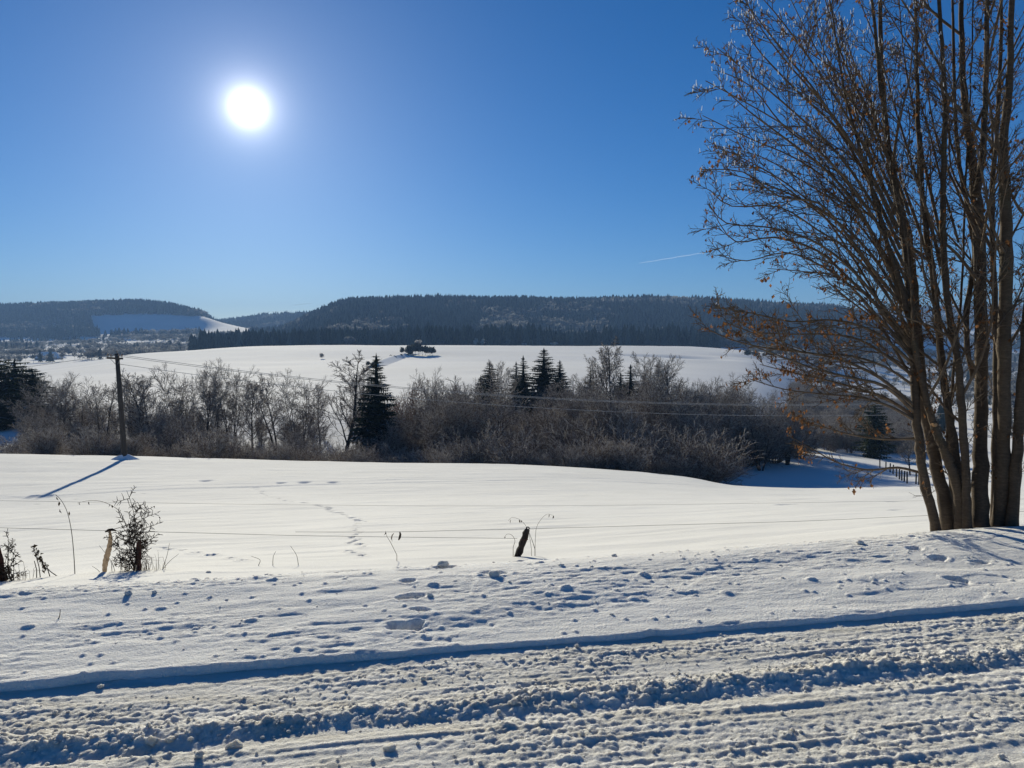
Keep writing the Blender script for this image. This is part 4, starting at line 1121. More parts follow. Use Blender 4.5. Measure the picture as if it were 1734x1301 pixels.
tw = shift([(p, q, max(a, .0028), max(b, .0024)) for p, q, a, b in b_out[1]] + [(p, q, max(a, .0021), max(b, .0018)) for p, q, a, b in b_out[2]])
fine = shift([(p, q, 0.0016, 0.0012) for p, q, a, b in b_out[3]])
V1, F1 = prisms(tw, 3); V2, F2 = prisms(fine, 3)
V, F = join_vf([(V1, F1), (V2, F2)])
link('twigs', mesh_np('twigs', V, F, [M_NTWIG]), branches, kind='stuff')
# dead leaves hang from the ends of twigs, in places in bunches
LV, LF = [], []
def leaf(p, size):
    a = RT.random() * 6.28; ca, sa = math.cos(a), math.sin(a)
    w = size * RT.uniform(0.28, 0.5); cur = RT.uniform(-0.5, 0.5) * size
    tilt = RT.uniform(-0.35, 0.35) * size; tl2 = RT.uniform(-0.35, 0.35) * size
    x, y, z = p; o = len(LV)
    LV.extend([(x, y, z), (x + ca * w + tilt * .5, y + sa * w, z - size * 0.45), (x + cur * -sa + tilt * .6, y + cur * ca + tl2 * .5, z - size * 0.55), (x - ca * w + tilt * .5, y - sa * w + tl2 * .4, z - size * 0.5), (x + tilt, y + tl2, z - size)])
    LF.extend([(o, o + 1, o + 2), (o, o + 2, o + 3), (o + 1, o + 4, o + 2), (o + 2, o + 4, o + 3)])
ends = [s[1] for s in shift(b_out[3])]
mids = [s[1] for s in shift(b_out[2])]
for p in ends:
    zrel = p[2]
    dens = 0.032 if zrel > 2.6 else 0.034
    if RT.random() < dens: leaf(p, RT.uniform(0.018, 0.040))
for k in range(130):
    c = RT.choice(mids)
    for j in range(RT.randint(2, 5)):
        leaf((c[0] + RT.gauss(0, .035), c[1] + RT.gauss(0, .035), c[2] + RT.gauss(0, .03)), RT.uniform(0.025, 0.048))
low = [m for m in mids if m[2] < 2.4 and m[0] < -1.2]          # the low outer boughs kept most of their leaves
for k in range(110):
    c = RT.choice(low)
    for j in range(RT.randint(2, 5)):
        leaf((c[0] + RT.gauss(0, .03), c[1] + RT.gauss(0, .03), c[2] + RT.gauss(0, .03)), RT.uniform(0.022, 0.045))
link('dead_leaves', mesh_np('dead_leaves', LV, LF, [M_LEAF]), branches, kind='stuff')
# rime on the outer twigs turned to the sun
ice = []
for (p, q, a, b) in shift(b_out[3]):
    if q[2] > 2.9 and q[0] < -0.6 and RT.random() < 0.045 * min(1.6, (q[2] - 2.6)):
        ice.append((q, (q[0] + RT.gauss(0, .004), q[1] + RT.gauss(0, .004), q[2] + RT.uniform(0.012, 0.045)), 0.0035, 0.002))
    elif q[2] > 2.0 and RT.random() < 0.006:
        ice.append((q, (q[0] + RT.gauss(0, .004), q[1], q[2] - RT.uniform(0.008, 0.02)), 0.0035, 0.0015))
V, F = prisms(ice, 4)
link('rime', mesh_np('rime', V, F, [M_ICE]), branches, kind='stuff')
print('near tree segs', [len(b) for b in b_out], 'leaf tris', len(LF), 'ice', len(ice))

# ------------------------------------------------------------------ utility pole and its lines
PD = 45.0
pb, pt_ = at(211, 772, PD), at(198, 599, PD)
pole = thing('utility_pole', 'leaning wooden utility pole standing in the snowy field on the left', 'utility pole', pb)
ax = pt_ - pb
V, F = tube([Vector((0, 0, 0)) - ax * 0.06, ax * 0.02, ax * 0.5, ax], [0.165, 0.16, 0.14, 0.115], 12)
link('pole', tri_safe('pole', V, F, [M_POLE], smooth=True), pole)
def box(name, c, sx, sy, sz, mat, parent, rot=None):
    vs = np.array([(x * sx / 2, y * sy / 2, z * sz / 2) for x in (-1, 1) for y in (-1, 1) for z in (-1, 1)])
    fs = np.array([(0, 1, 3, 2), (4, 6, 7, 5), (0, 4, 5, 1), (2, 3, 7, 6), (0, 2, 6, 4), (1, 5, 7, 3)])
    return link(name, mesh_np(name, vs, fs, [mat]), parent, c, rot)
arm_c = ax * 0.955 + Vector((-0.05, -0.17, 0))
arm = box('crossarm', arm_c, 0.92, 0.09, 0.11, M_POLE, pole, (0, 0.04, 0.0))
INS = []
for dx in (-0.42, -0.24, 0.22, 0.40):
    b0 = arm_c + Vector((dx, 0, 0.05))
    prof = [(0.0, 0.012), (0.08, 0.012), (0.085, 0.042), (0.12, 0.05), (0.15, 0.035), (0.165, 0.045), (0.21, 0.03), (0.22, 0.005)]
    V, F = tube([b0 - arm_c + Vector((0, 0, z)) for z, _ in prof], [r for _, r in prof], 8)
    link('insulator', tri_safe('insulator', V, F, [M_CERAMIC], smooth=True), arm)
    INS.append(pb + b0 + Vector((0, 0, 0.16)))
V, F = tube([ax + Vector((0, 0, -0.02)), ax + Vector((0, 0, 0.18))], [0.02, 0.03], 8)
link('insulator', tri_safe('insulator_top', V, F, [M_CERAMIC], smooth=True), pole)
for sg in (-1, 1):
    V, F = tube([arm_c + Vector((0.30 * sg, 0.06, -0.03)), ax * 0.955 + Vector((0.05 * sg, -0.10, -0.36))], [0.014, 0.014], 6)
    link('brace', tri_safe('brace', V, F, [M_STEEL]), pole)
# mound of snow drifted round the foot
nr, na = 8, 24; V = []
for i in range(nr + 1):
    for k in range(na):
        a = 6.283 * k / na; rr = i / nr
        rad = rr * (0.72 + 0.2 * math.sin(a * 2 + 1) + 0.1 * math.sin(a * 5)); x, y = rad * math.cos(a), rad * 0.8 * math.sin(a)
        V.append((x, y, 0.34 * (1 - rr ** 1.4) ** 1.1 + 0.05 * math.sin(a * 3 + rr * 4) * (1 - rr) - 0.02 + ground(pb.x + x, pb.y + y) - pb.z - 0.03 * (rr > 0.95)))
F = [(i * na + k, i * na + (k + 1) % na, (i + 1) * na + (k + 1) % na, (i + 1) * na + k) for i in range(nr) for k in range(na)]
o = link('snow_mound', mesh_np('snow_mound', V, F, [M_CLEAN], smooth=True), None, (pb.x, pb.y, pb.z))
tag(o, 'small mound of snow round the foot of the utility pole', 'snow mound')

def wire(name, label, cat, pts, r, mat, group=None, sides=4):
    V, F = tube(pts, [r] * len(pts), sides)
    o = link(name, tri_safe(name, V, F, [mat], smooth=True)); tag(o, label, cat, group)
    return o
def line_to(a, b, c1, n=40):
    """sagging line: height follows a parabola of curvature c1 between a and b"""
    return [Vector((a.x + (b.x - a.x) * t, a.y + (b.y - a.y) * t, a.z + (b.z - a.z) * t - c1 * t * (1 - t))) for t in np.linspace(0, 1, n)]
GL = 'overhead lines of the utility pole'
B0 = Vector((70, 52, EYE + 0.95))
for i, (ins, dz, lab) in enumerate([(INS[0], 0.0, 'upper overhead line sagging from the pole across the valley trees'),
                                    (INS[2], 0.14, 'second overhead line just under the upper one across the valley trees'),
                                    (pb + ax * 0.90, -0.30, 'lowest overhead line crossing in front of the valley trees')]):
    a = Vector(ins)
    wire('overhead_line', lab, 'power line', line_to(a, B0 + Vector((0, 0.2 * i, a.z - INS[0].z + dz * (1 if i < 2 else 1))), 15.35), 0.013, M_WIRE, GL)
BL = at(-420, 668, 50)
wire('overhead_line', 'overhead line leaving the pole towards the left edge over the pines', 'power line', line_to(Vector(INS[1]), BL, 1.1), 0.012, M_WIRE, GL)

# ------------------------------------------------------------------ fence beside the field
M_CHAR = bark_material('weathered_post', (0.015, 0.013, 0.012), (0.06, 0.048, 0.04), 14.0, (3, 3, 1), 0.01)
M_REDPOST = bark_material('reddish_post', (0.055, 0.022, 0.018), (0.13, 0.06, 0.045), 10.0, (4, 4, 0.6), 0.008)
M_FWIRE, *_ = material('fence_wire', (0.10, 0.10, 0.10), 0.6, 0.4)
M_BAND = thin_material('jute_band', (0.16, 0.12, 0.085), (0.30, 0.235, 0.17), 0.3, scale=30)
M_STALK = thin_material('dry_stalk', (0.10, 0.075, 0.05), (0.24, 0.18, 0.12), 0.2, scale=10)
M_DARKSTALK = thin_material('dark_stalk', (0.035, 0.028, 0.022), (0.10, 0.08, 0.062), 0.15, scale=10)
M_DRYLEAF = thin_material('dark_dry_leaf', (0.020, 0.017, 0.013), (0.07, 0.055, 0.04), 0.3, scale=12)

FV = 8.0                                          # the fence runs along the road, 8 m out
def post(name, label, px0, py0, px1, py1, w_px, mat, ring=False):
    a, b = on_fence(px0, py0, FV), on_fence(px1, py1, FV)
    d = a.y; t = thing(name, label, 'fence post', a)
    n_ = 9; ln = b - a; pts, rr = [], []
    for i in range(n_ + 1):
        f = -0.5 + 1.5 * i / n_
        pts.append(ln * f + Vector((0.004 * math.sin(i * 2.1), 0.004 * math.cos(i * 1.7), 0)))
        rr.append(w_px * 0.5 / FPX * d * (1.0 + 0.12 * math.sin(i * 2.7)) * (0.8 if i == n_ else 1))
    V, F = tube(pts, rr, 9)
    V += np.random.default_rng(3).normal(0, 0.0025, V.shape)
    link('shaft', tri_safe('shaft', V, F, [mat], smooth=False), t)
    if ring:
        R0 = 0.016; top = ln * 1.05; V = []; F = []
        for i in range(14):
            a1 = 6.283 * i / 14
            for k in range(6):
                a2 = 6.283 * k / 6; rad = R0 + 0.006 * math.cos(a2)
                V.append((top.x + rad * math.cos(a1), top.y + 0.006 * math.sin(a2), top.z + rad * math.sin(a1)))
        for i in range(14):
            for k in range(6):
                F.append((i * 6 + k, i * 6 + (k + 1) % 6, ((i + 1) % 14) * 6 + (k + 1) % 6, ((i + 1) % 14) * 6 + k))
        link('ring_insulator', mesh_np('ring', V, F, [M_CHAR], smooth=True), t)
        V, F = tube([ln * 0.55 + Vector((-0.045, -0.03, 0)), ln * 0.55 + Vector((0.045, -0.035, 0.004))], [0.004, 0.004], 6)
        link('wire_binding', tri_safe('binding', V, F, [M_REDPOST]), t)
    return t
post('fence_post', 'short black weathered fence post leaning in the middle of the field edge', 880, 933, 893, 897, 11.5, M_CHAR, True)
post('fence_post', 'dark reddish fence post inside the thorny bush on the left', 234, 968, 236, 915, 8, M_REDPOST)
post('fence_post', 'reddish fence post at the left edge of the picture', 6, 990, -4, 928, 11, M_REDPOST)
GF = 'wires of the field fence'
def fence_wire(label, pts, r):
    P = [on_fence(px, py, FV) for px, py in pts]
    Pd = []
    for i in range(len(P) - 1):
        p0 = P[max(i - 1, 0)]; p1 = P[i]; p2 = P[i + 1]; p3 = P[min(i + 2, len(P) - 1)]
        for t in (0, 0.2, 0.4, 0.6, 0.8):
            Pd.append(0.5 * ((2 * p1) + (p2 - p0) * t + (2 * p0 - 5 * p1 + 4 * p2 - p3) * t * t + (3 * p1 - p0 - 3 * p2 + p3) * t ** 3))
    Pd.append(P[-1])
    wire('fence_wire', label, 'fence wire', Pd, r, M_FWIRE, GF)
fence_wire('fence wire from the black post to the many-stemmed tree', [(500, 901), (663, 901), (787, 898), (888, 896), (1100, 890), (1350, 883), (1575, 873), (1700, 868), (1900, 858)], 0.0020)
fence_wire('lower fence wire between the left bush and the black post', [(-200, 889), (0, 894), (185, 899), (350, 903), (500, 907), (700, 910), (876, 912)], 0.0020)
fence_wire('faint upper fence wire running across the whole snow field', [(-200, 842), (0, 848), (270, 852), (500, 855), (790, 857), (1100, 855), (1575, 848), (1800, 844)], 0.0011)

# band tied to the wire
kn = on_fence(186, 899, FV); ft = on_fence(178, 973, FV)
t = thing('hanging_band', 'torn beige jute band hanging from the fence wire beside the thorny bush', 'band', ft)
V, F = [], []
for i in range(19):
    f = i / 18; c = kn.lerp(ft, f) - ft + Vector((0.010 * math.sin(f * 5), 0.01 * math.sin(f * 7), 0))
    w = (0.010 + 0.017 * math.sin(min(1, f * 1.25) * 1.9) ** 1.0) * (1 + 0.1 * math.sin(i * 3.3)); tw_ = 0.5 * math.sin(f * 4)
    for k, (fx, fy) in enumerate(((-1, 0), (-0.4, 0.5), (0.25, -0.4), (1, 0.1))):
        V.append((c.x + w * fx * math.cos(tw_), c.y + w * (fx * math.sin(tw_) + fy * 0.5), c.z))
for i in range(18):
    for k in range(3): F.append((i * 4 + k, i * 4 + k + 1, i * 4 + k + 5, i * 4 + k + 4))
link('band', mesh_np('band', V, F, [M_BAND], smooth=True), t)
V, F = tube([on_fence(178, 901, FV) - ft, on_fence(184, 898, FV) - ft, on_fence(190, 897, FV) - ft, on_fence(197, 899, FV) - ft], [0.006, 0.014, 0.013, 0.005], 8)
link('knot', tri_safe('knot', V, F, [M_DARKSTALK], smooth=True), t)
# scraps on the wire
for (pts, mat, lab, ww) in [([(677, 901), (678, 905), (677, 910), (675, 915)], M_DARKSTALK, 'dark scrap hanging from the fence wire left of the black post', 0.011),
                            ([(667, 903), (664, 907), (663, 912), (664, 917)], M_BAND, 'pale scrap of band on the fence wire left of the dark scrap', 0.006)]:
    P = [on_fence(px, py, FV) for px, py in pts]
    V, F = tube([p - P[-1] for p in P], [ww * 0.5, ww, ww * 1.1, ww * 0.5], 6)
    V[:, 1] *= 0.5
    o = link('wire_scrap', tri_safe('scrap', V, F, [mat], smooth=True), None, P[-1]); tag(o, lab, 'scrap')

# ------------------------------------------------------------------ dry plants at the fence
def stalk(name, label, line, r_px, mat, leaves=(), cat='dry stalk', group=None, depth=None, leafmat=None):
    """thin dry stalk with hanging leaves; line from the foot upwards"""
    d = on_fence(*line[0], FV).y if depth is None else depth
    P = [at(px, py, d + 0.02 * i) for i, (px, py) in enumerate(line)]
    t = thing(name, label, cat, P[0], group)
    Pd = []
    for i in range(len(P) - 1):
        p0 = P[max(i - 1, 0)]; p1 = P[i]; p2 = P[i + 1]; p3 = P[min(i + 2, len(P) - 1)]
        for q in (0, 0.25, 0.5, 0.75):
            Pd.append(0.5 * ((2 * p1) + (p2 - p0) * q + (2 * p0 - 5 * p1 + 4 * p2 - p3) * q * q + (3 * p1 - p0 - 3 * p2 + p3) * q ** 3) - P[0])
    Pd.append(P[-1] - P[0]); Pd.insert(0, Vector((0, 0, min(-0.04, near_z(P[0]) - 0.05 - P[0].z))))
    n_ = len(Pd)
    V, F = tube(Pd, [r_px * 0.5 / FPX * d * (1 - 0.6 * i / n_) for i in range(n_)], 5)
    link('stem', tri_safe('stem', V, F, [mat], smooth=True), t)
    for (px, py, L_) in leaves:
        p = at(px, py, d) - P[0]; L_ = L_ / FPX * d; a = random.random() * 6.28
        vs = [(0, 0, 0), (L_ * .25 * math.cos(a), L_ * .25 * math.sin(a), -L_ * .45), (L_ * .08, L_ * .15, -L_ * .5), (-L_ * .22 * math.cos(a), -L_ * .22 * math.sin(a), -L_ * .55), (L_ * random.uniform(-.5, .5), 0, -L_)]
        link('leaf', mesh_np('leaf', [tuple(p[k] + v[k] for k in range(3)) for v in vs], [(0, 1, 2), (0, 2, 3), (1, 4, 2), (2, 4, 3)], [leafmat or M_DRYLEAF]), t)
    return t
stalk('dry_stalk', 'tall thin dry stalk curving left, left of the hanging band', [(127, 977), (125, 940), (121, 900), (114, 868), (104, 848), (94, 838)], 1.6, M_DARKSTALK, [(100, 849, 9), (101, 862, 8), (117, 866, 8), (96, 841, 7)])
stalk('dry_stalk', 'thin dry stalk arching right of the black fence post', [(906, 932), (907, 905), (909, 892), (916, 880), (926, 871), (937, 873)], 0.8, M_STALK, [(930, 870, 7), (937, 873, 6)])
stalk('dry_stalk', 'thin dry stalk arching left over the black fence post', [(900, 931), (896, 905), (890, 890), (878, 879), (866, 877), (861, 882)], 0.8, M_STALK, [(880, 880, 6), (864, 879, 8), (883, 881, 5)])
stalk('dry_stalk', 'low arched dry blade left of the black fence post', [(869, 927), (872, 915), (866, 906), (858, 905), (854, 911)], 1.0, M_STALK, [(855, 908, 5)])
stalk('dry_stalk', 'straight dry stem leaning against the black fence post', [(906, 930), (901, 915), (896, 902)], 1.3, M_DARKSTALK)
stalk('dry_stalk', 'pale crooked dry stem under the scraps on the wire', [(672, 940), (662, 920), (655, 908), (653, 899)], 1.0, M_STALK, [(653, 901, 6)])
stalk('dry_stalk', 'long arched dry stalk reaching left from the thorny bush', [(226, 960), (218, 905), (205, 870), (190, 857), (170, 849), (150, 848), (131, 852)], 1.2, M_STALK, [(185, 853, 7), (190, 855, 6), (150, 849, 7), (134, 851, 5)])
stalk('dry_stalk', 'short twig sticking out of the verge snow on the left', [(98, 1049), (101, 1043), (102, 1032)], 2.2, M_DARKSTALK, depth=hit(98, 1049, 3.9).y)
for i, (line, lab) in enumerate([([(505, 955), (502, 940), (492, 925)], 'small forked twig poking from the snow left of the animal tracks'), ([(438, 957), (440, 948), (425, 942)], 'low twig in the snow between bush and forked twig'),
                                 ([(275, 965), (283, 940), (287, 920)], 'thin upright shoot right beside the thorny bush'), ([(274, 966), (288, 950), (303, 938)], 'thin slanting shoot right of the thorny bush'),
                                 ([(462, 952), (463, 942), (467, 934)], 'tiny thin stem beside the forked twig'), ([(196, 973), (188, 950), (168, 924)], 'thin bare shoot slanting behind the hanging band'), ([(173, 974), (165, 965), (156, 959)], 'short dry shoot at the foot of the hanging band')]):
    stalk('dry_stalk', lab, line, 1.1, M_DARKSTALK)

def thorn_bush(name, label, px, py, h_px, seed, n_stems, lean, cat='bush', leafy=120, grass=60):
    R = random.Random(seed)
    foot = on_fence(px, py, FV); d = foot.y; H = h_px / FPX * d; foot.z = near_z(foot)
    t = thing(name, label, cat, foot)
    out = [[], [], []]
    cfg = [dict(n=8, kids=(9, 13), start=0.15, ang=(35, 75), len=0.30, up=0.02, wob=0.10, rad=0.6, tip=0.3),
           dict(n=4, kids=(5, 8), start=0.1, ang=(40, 80), len=0.42, up=0.0, wob=0.2, rad=0.6, tip=0.4),
           dict(n=2, kids=(0, 0), start=0, ang=(0, 0), len=0, up=0.0, wob=0.25, rad=0.6, tip=0.5)]
    for k in range(n_stems):
        a = R.random() * 6.28; tl = R.uniform(*lean)
        hh = H * (1.0 if k == 0 else R.uniform(0.5, 0.85))
        grow(out, (R.gauss(0, .02), R.gauss(0, .02), -0.05), unit((math.cos(a) * tl * (k > 0), math.sin(a) * tl * (k > 0), 1)), hh, 0.006 if k == 0 else 0.0045, 0, cfg, R)
    V, F = prisms(out[0], 5)
    link('stems', mesh_np('stems', V, F, [M_DARKSTALK]), t)
    V, F = prisms([(p, q, max(a, .0016), max(b, .0012)) for p, q, a, b in out[1] + out[2]], 3)
    link('twigs', mesh_np('bush_twigs', V, F, [M_DARKSTALK]), t, kind='stuff')
    V, F = [], []
    low = [s for s in out[1] + out[2] if s[1][2] < H * 0.55]
    for k in range(leafy):
        p = R.choice(low)[1]; o = len(V); s = R.uniform(0.006, 0.014)
        V.extend([tuple(p[j] + R.gauss(0, s) for j in range(3)) for _ in range(3)]); F.append((o, o + 1, o + 2))
    link('withered_leaves', mesh_np('withered', V, F, [M_DRYLEAF]), t, kind='stuff')
    segs = []
    for k in range(grass):
        x, y = R.gauss(0.02, 0.09), R.gauss(0, 0.06); a = R.random() * 6.28; L = R.uniform(0.08, 0.24) ; b = R.uniform(0.1, 0.9)
        p0 = (x, y, -0.03); p1 = (x + math.cos(a) * L * .25 * b, y + math.sin(a) * L * .25 * b, L * 0.6); p2 = (x + math.cos(a) * L * .8 * b, y + math.sin(a) * L * .8 * b, L * (0.9 - 0.4 * b))
        segs += [(p0, p1, .0018, .0016), (p1, p2, .0016, .0008)]
    if segs:
        V, F = prisms(segs, 3)
        link('dry_grass', mesh_np('dry_grass', V, F, [M_STALK]), t, kind='stuff')
    return t
thorn_bush('thorny_bush', 'small leafless thorny bush round a fence post on the left', 232, 969, 150, 64, 8, (0.2, 0.7), leafy=260, grass=90)
thorn_bush('thorny_bush', 'tangled dark bush cut by the left edge of the picture', 18, 990, 85, 62, 8, (0.3, 1.0), leafy=60, grass=20)
# withered weed with drooping leaves
foot = on_fence(74, 984, FV); foot.z = near_z(foot)
t = thing('withered_weed', 'withered weed with drooping black leaves near the left edge', 'weed', foot)
for j, line in enumerate([[(69, 985), (66, 960), (60, 938), (57, 926)], [(86, 982), (80, 962), (76, 952)], [(103, 980), (88, 970), (78, 962)], [(62, 984), (62, 965), (58, 950)]]):
    P = [at(px, py, foot.y) - foot for px, py in line]
    V, F = tube(P, [0.005 - 0.0008 * i for i in range(len(P))], 5)
    link('stem', tri_safe('weed_stem', V, F, [M_DARKSTALK]), t)
RW = random.Random(9)
V, F = [], []
for k in range(95):
    f = RW.random(); px = 57 + 20 * f + RW.gauss(0, 2.5); py = 924 + 38 * f + RW.gauss(0, 3)
    c = at(px, py, foot.y) - foot; o = len(V); s = 0.014
    V.extend([(c.x, c.y, c.z), (c.x + RW.gauss(0, s), c.y + RW.gauss(0, s), c.z - RW.uniform(.2, 1) * s), (c.x + RW.gauss(0, s * .7), c.y + RW.gauss(0, s), c.z - RW.uniform(1.2, 3) * s)]); F.append((o, o + 1, o + 2))
link('drooping_leaves', mesh_np('weed_leaves', V, F, [M_DRYLEAF]), t, kind='stuff')

# ------------------------------------------------------------------ snow clods on road and verge
def clod(name, seed, mat, flat=0.75, rough=0.4, sub=3):
    import bmesh
    bm = bmesh.new(); bmesh.ops.create_icosphere(bm, subdivisions=sub, radius=1.0)
    R = random.Random(seed); cuts = [(unit((R.gauss(0, 1), R.gauss(0, 1), R.gauss(0, 1))), R.uniform(0.55, 0.85)) for _ in range(9)]
    for v in bm.verts:
        p = v.co.copy()
        for n_, d in cuts:
            k = p.x * n_[0] + p.y * n_[1] + p.z * n_[2]
            if k > d: p -= Vector(n_) * (k - d) * 0.85
        j = 1 + rough * float(vnoise(np.array([p.x * 3 + seed]), np.array([p.y * 3 + p.z * 2.3]), seed)[0]) + 0.22 * float(vnoise(np.array([p.x * 7 + 3 * p.z]), np.array([p.y * 7 + p.z * 6]), seed + 1)[0]) + 0.12 * float(vnoise(np.array([p.x * 15]), np.array([p.y * 15 + p.z * 13]), seed + 2)[0])
        v.co = Vector((p.x * j, p.y * j, p.z * j * flat))
    me = bpy.data.meshes.new(name); bm.to_mesh(me); bm.free()
    me.materials.append(mat)
    me.polygons.foreach_set('use_smooth', np.full(len(me.polygons), True, dtype=bool))
    return me
M_ICY = snow_material('icy_clod', (0.74, 0.69, 0.56), (0.84, 0.81, 0.73), 2.0, 30, 0.02, 0, 0.7, depth=0.03)
CLODS = [clod('clod_a', 1, M_ROAD), clod('clod_b', 2, M_ROAD, 0.6), clod('clod_c', 3, M_ROAD, 0.85), clod('clod_d', 4, M_ICY, 0.7), clod('clod_e', 5, M_ICY, 0.6)]
def rhit(px, py):
    s_, k_ = ray(px, py); d = np.linspace(2.2, 4.6, 900); u, v = uv_of(s_ * d, d)
    g = road_height(u, v) - (EYE + k_ * d); j = int(np.argmax(g > 0)) if (g > 0).any() else 899
    return Vector((s_ * d[j], d[j], float(road_height(u[j:j + 1], v[j:j + 1])[0])))
GC = 'icy clods along the ploughed ridge'
for px, py, w, kind, lab in [(256, 1249, 34, 3, 'yellowish icy clod, left one of the pair on the ploughed ridge at left'),
                             (288, 1246, 28, 4, 'yellowish icy clod, right one of the pair on the ploughed ridge at left'),
                             (396, 1254, 44, 3, 'broad yellowish clod on the ploughed ridge right of the pair'),
                             (338, 1272, 30, 1, 'grey snow clod below the broad yellowish one'),
                             (660, 1258, 40, 4, 'flat angular icy clod in the wheel track below the ridge'),
                             (870, 1186, 22, 2, 'upright white clod on top of the ridge near the middle'),
                             (893, 1179, 17, 0, 'small clod right of the upright white clod on the ridge'),
                             (845, 1202, 17, 1, 'small round clod below the upright white clod'),
                             (972, 1190, 20, 2, 'clod standing on the ridge right of the middle'),
                             (170, 1160, 18, 0, 'small clod lying in the shadow of the verge edge at left'),
                             (915, 1219, 20, 0, 'clod on the second ridge in the middle'),
                             (985, 1238, 20, 2, 'dark-sided clod between the second ridge and the bottom')]:
    p = rhit(px, py + w * 0.3); r = w * 0.33 / FPX * p.y
    o = link('snow_clod', CLODS[kind], None, p + Vector((0, 0, r * 0.2)), (0, 0, random.random() * 6.28), (r, r * 0.85, r))
    tag(o, lab, 'snow clod', GC)
RC = np.random.default_rng(77)
C_CLOD = proto_collection('crumbs', [clod('crumb_a', 11, M_ROAD, 0.8, 0.3, 2), clod('crumb_b', 12, M_ROAD, 0.65, 0.3, 2), clod('crumb_c', 13, M_ROAD, 0.9, 0.3, 2)])
n_ = 3600
u = RC.uniform(-3.6, 5.2, n_); v = np.where(RC.random(n_) < 0.3, RC.normal(3.35, 0.06, n_), RC.uniform(2.45, 3.90, n_))
x, y = xy_of(u, v); keep = fbm(u * 1.3, v * 7, 3, 401) + RC.normal(0, 0.12, n_) > -0.08; u, v, x, y = u[keep], v[keep], x[keep], y[keep]; n_ = len(u); r = np.clip(RC.lognormal(-5.1, 0.36, n_), 0.003, 0.02)
scatter('snow_crumbs', np.stack([x, y, road_height(u, v) + r * 0.3], 1), np.stack([r, r, r], 1), RC.random(n_) * 6.28, RC.integers(0, 3, n_), C_CLOD, 'crumbs of snow thrown up along the ploughed road')
VCL = [clod('clod_v', 8, M_VERGE, 0.7), clod('clod_w', 9, M_VERGE, 0.55)]
C_CLV = proto_collection('verge_crumbs_kind', VCL)
n_ = 300
u = RC.uniform(-4.2, 6.0, n_); v = V_EDGE + 0.12 + (V_CREST + 0.2 - V_EDGE) * RC.random(n_) ** 0.8
keep = fbm(u * 1.2, v * 2.5, 3, 400) + RC.normal(0, 0.1, n_) > 0.05
u, v = u[keep], v[keep]; n_ = len(u); x, y = xy_of(u, v); r = np.clip(RC.lognormal(-4.85, 0.45, n_), 0.004, 0.025)
scatter('verge_crumbs', np.stack([x, y, verge_height(u, v) + r * 0.2], 1), np.stack([r, r, r], 1), RC.random(n_) * 6.28, RC.integers(0, 2, n_), C_CLV, 'small lumps of snow scattered over the verge')
GVL = 'larger lumps on the verge'
for px, py, w, lab in [(750, 953, 22, 'largest lump on the verge crest above the boot prints'), (1457, 917, 16, 'dark-sided lump on the verge crest left of the big tree'), (836, 970, 20, 'lump on the verge right of the boot prints'),
                       (353, 968, 11, 'small lump on the verge crest right of the thorny bush'), (218, 1003, 16, 'lump on the verge below the thorny bush'), (262, 1002, 11, 'smaller lump right of the one below the thorny bush'), (1040, 940, 10, 'small lump on the verge crest right of the black post'), (728, 1006, 14, 'low lump beside the boot prints')]:
    p = hit(px, py + w * 0.25, 3.9); r = w * 0.5 / FPX * p.y
    o = link('snow_lump', VCL[int(px) % 2], None, p + Vector((0, 0, r * 0.25)), (0, 0, random.random() * 6.28), (r, r * 0.8, r))
    tag(o, lab, 'snow lump', GVL)

# ------------------------------------------------------------------ far field things
def ray_ground(px, py, d0=52, d1=3000):
    s_, k_ = ray(px, py); d = np.geomspace(d0, d1, 3000); g = far_land(s_ * d, d) - (EYE + k_ * d)
    j = int(np.argmax(g > 0)) if (g > 0).any() else 2999
    return s_ * d[j], d[j]
dim_a, dim_b = far_crown('dim_tree_a', 41, 420, M_FAR_RIME), far_crown('dim_tree_b', 42, 420, M_FAR_RIME, 0.44)
rim_a, rim_b = far_crown('rimed_tree_a', 41, 420, M_RIME), far_crown('rimed_tree_b', 42, 420, M_RIME, 0.44)
GT = 'small frosted trees on the far snow field'
for px, ytop, d, wf, me, lab in [(545, 597, 380, 1.0, rim_a, 'lone small round frosted tree on the far snow field'),
                                 (709, 575, 600, 1.3, rim_b, 'bright frosted tree above the dark thicket on the far field'),
                                 (805, 573, 640, 0.8, rim_a, 'left one of two bright frosted trees before the dark belt'),
                                 (817, 573, 640, 0.8, rim_b, 'right one of two bright frosted trees before the dark belt'),
                                 (590, 569, 640, 1.5, dim_b, 'wide frosted tree before the dark belt left of the middle'),
                                 (748, 577, 650, 1.2, dim_a, 'dim frosted tree at the belt right of the dark thicket'),
                                 (860, 575, 650, 1.0, dim_a, 'dim frosted tree at the belt right of the two bright ones'),
                                 (938, 579, 640, 1.8, rim_b, 'low frosted bush at the foot of the dark belt right of the middle'),
                                 (888, 581, 640, 2.4, rim_a, 'flat frosted bush at the foot of the dark belt'),
                                 (1402, 577, 560, 1.1, dim_b, 'big rounded frosted tree behind the branches on the right'),
                                 (1345, 592, 480, 1.1, dim_a, 'rounded grey bush behind the branches left of the big frosted tree'),
                                 (1450, 580, 620, 1.3, dim_a, 'grey frosted tree right of the big rounded one')]:
    s_, k_ = ray(px, ytop); x = s_ * d; g = ground(x, d); h = max(2.5, EYE + k_ * d - g) / 0.95
    o = link('frosted_tree', me, None, (x, d, g - 0.2), (0, 0, random.random() * 6), (h * wf, h * wf, h)); tag(o, lab, 'frosted tree', GT)
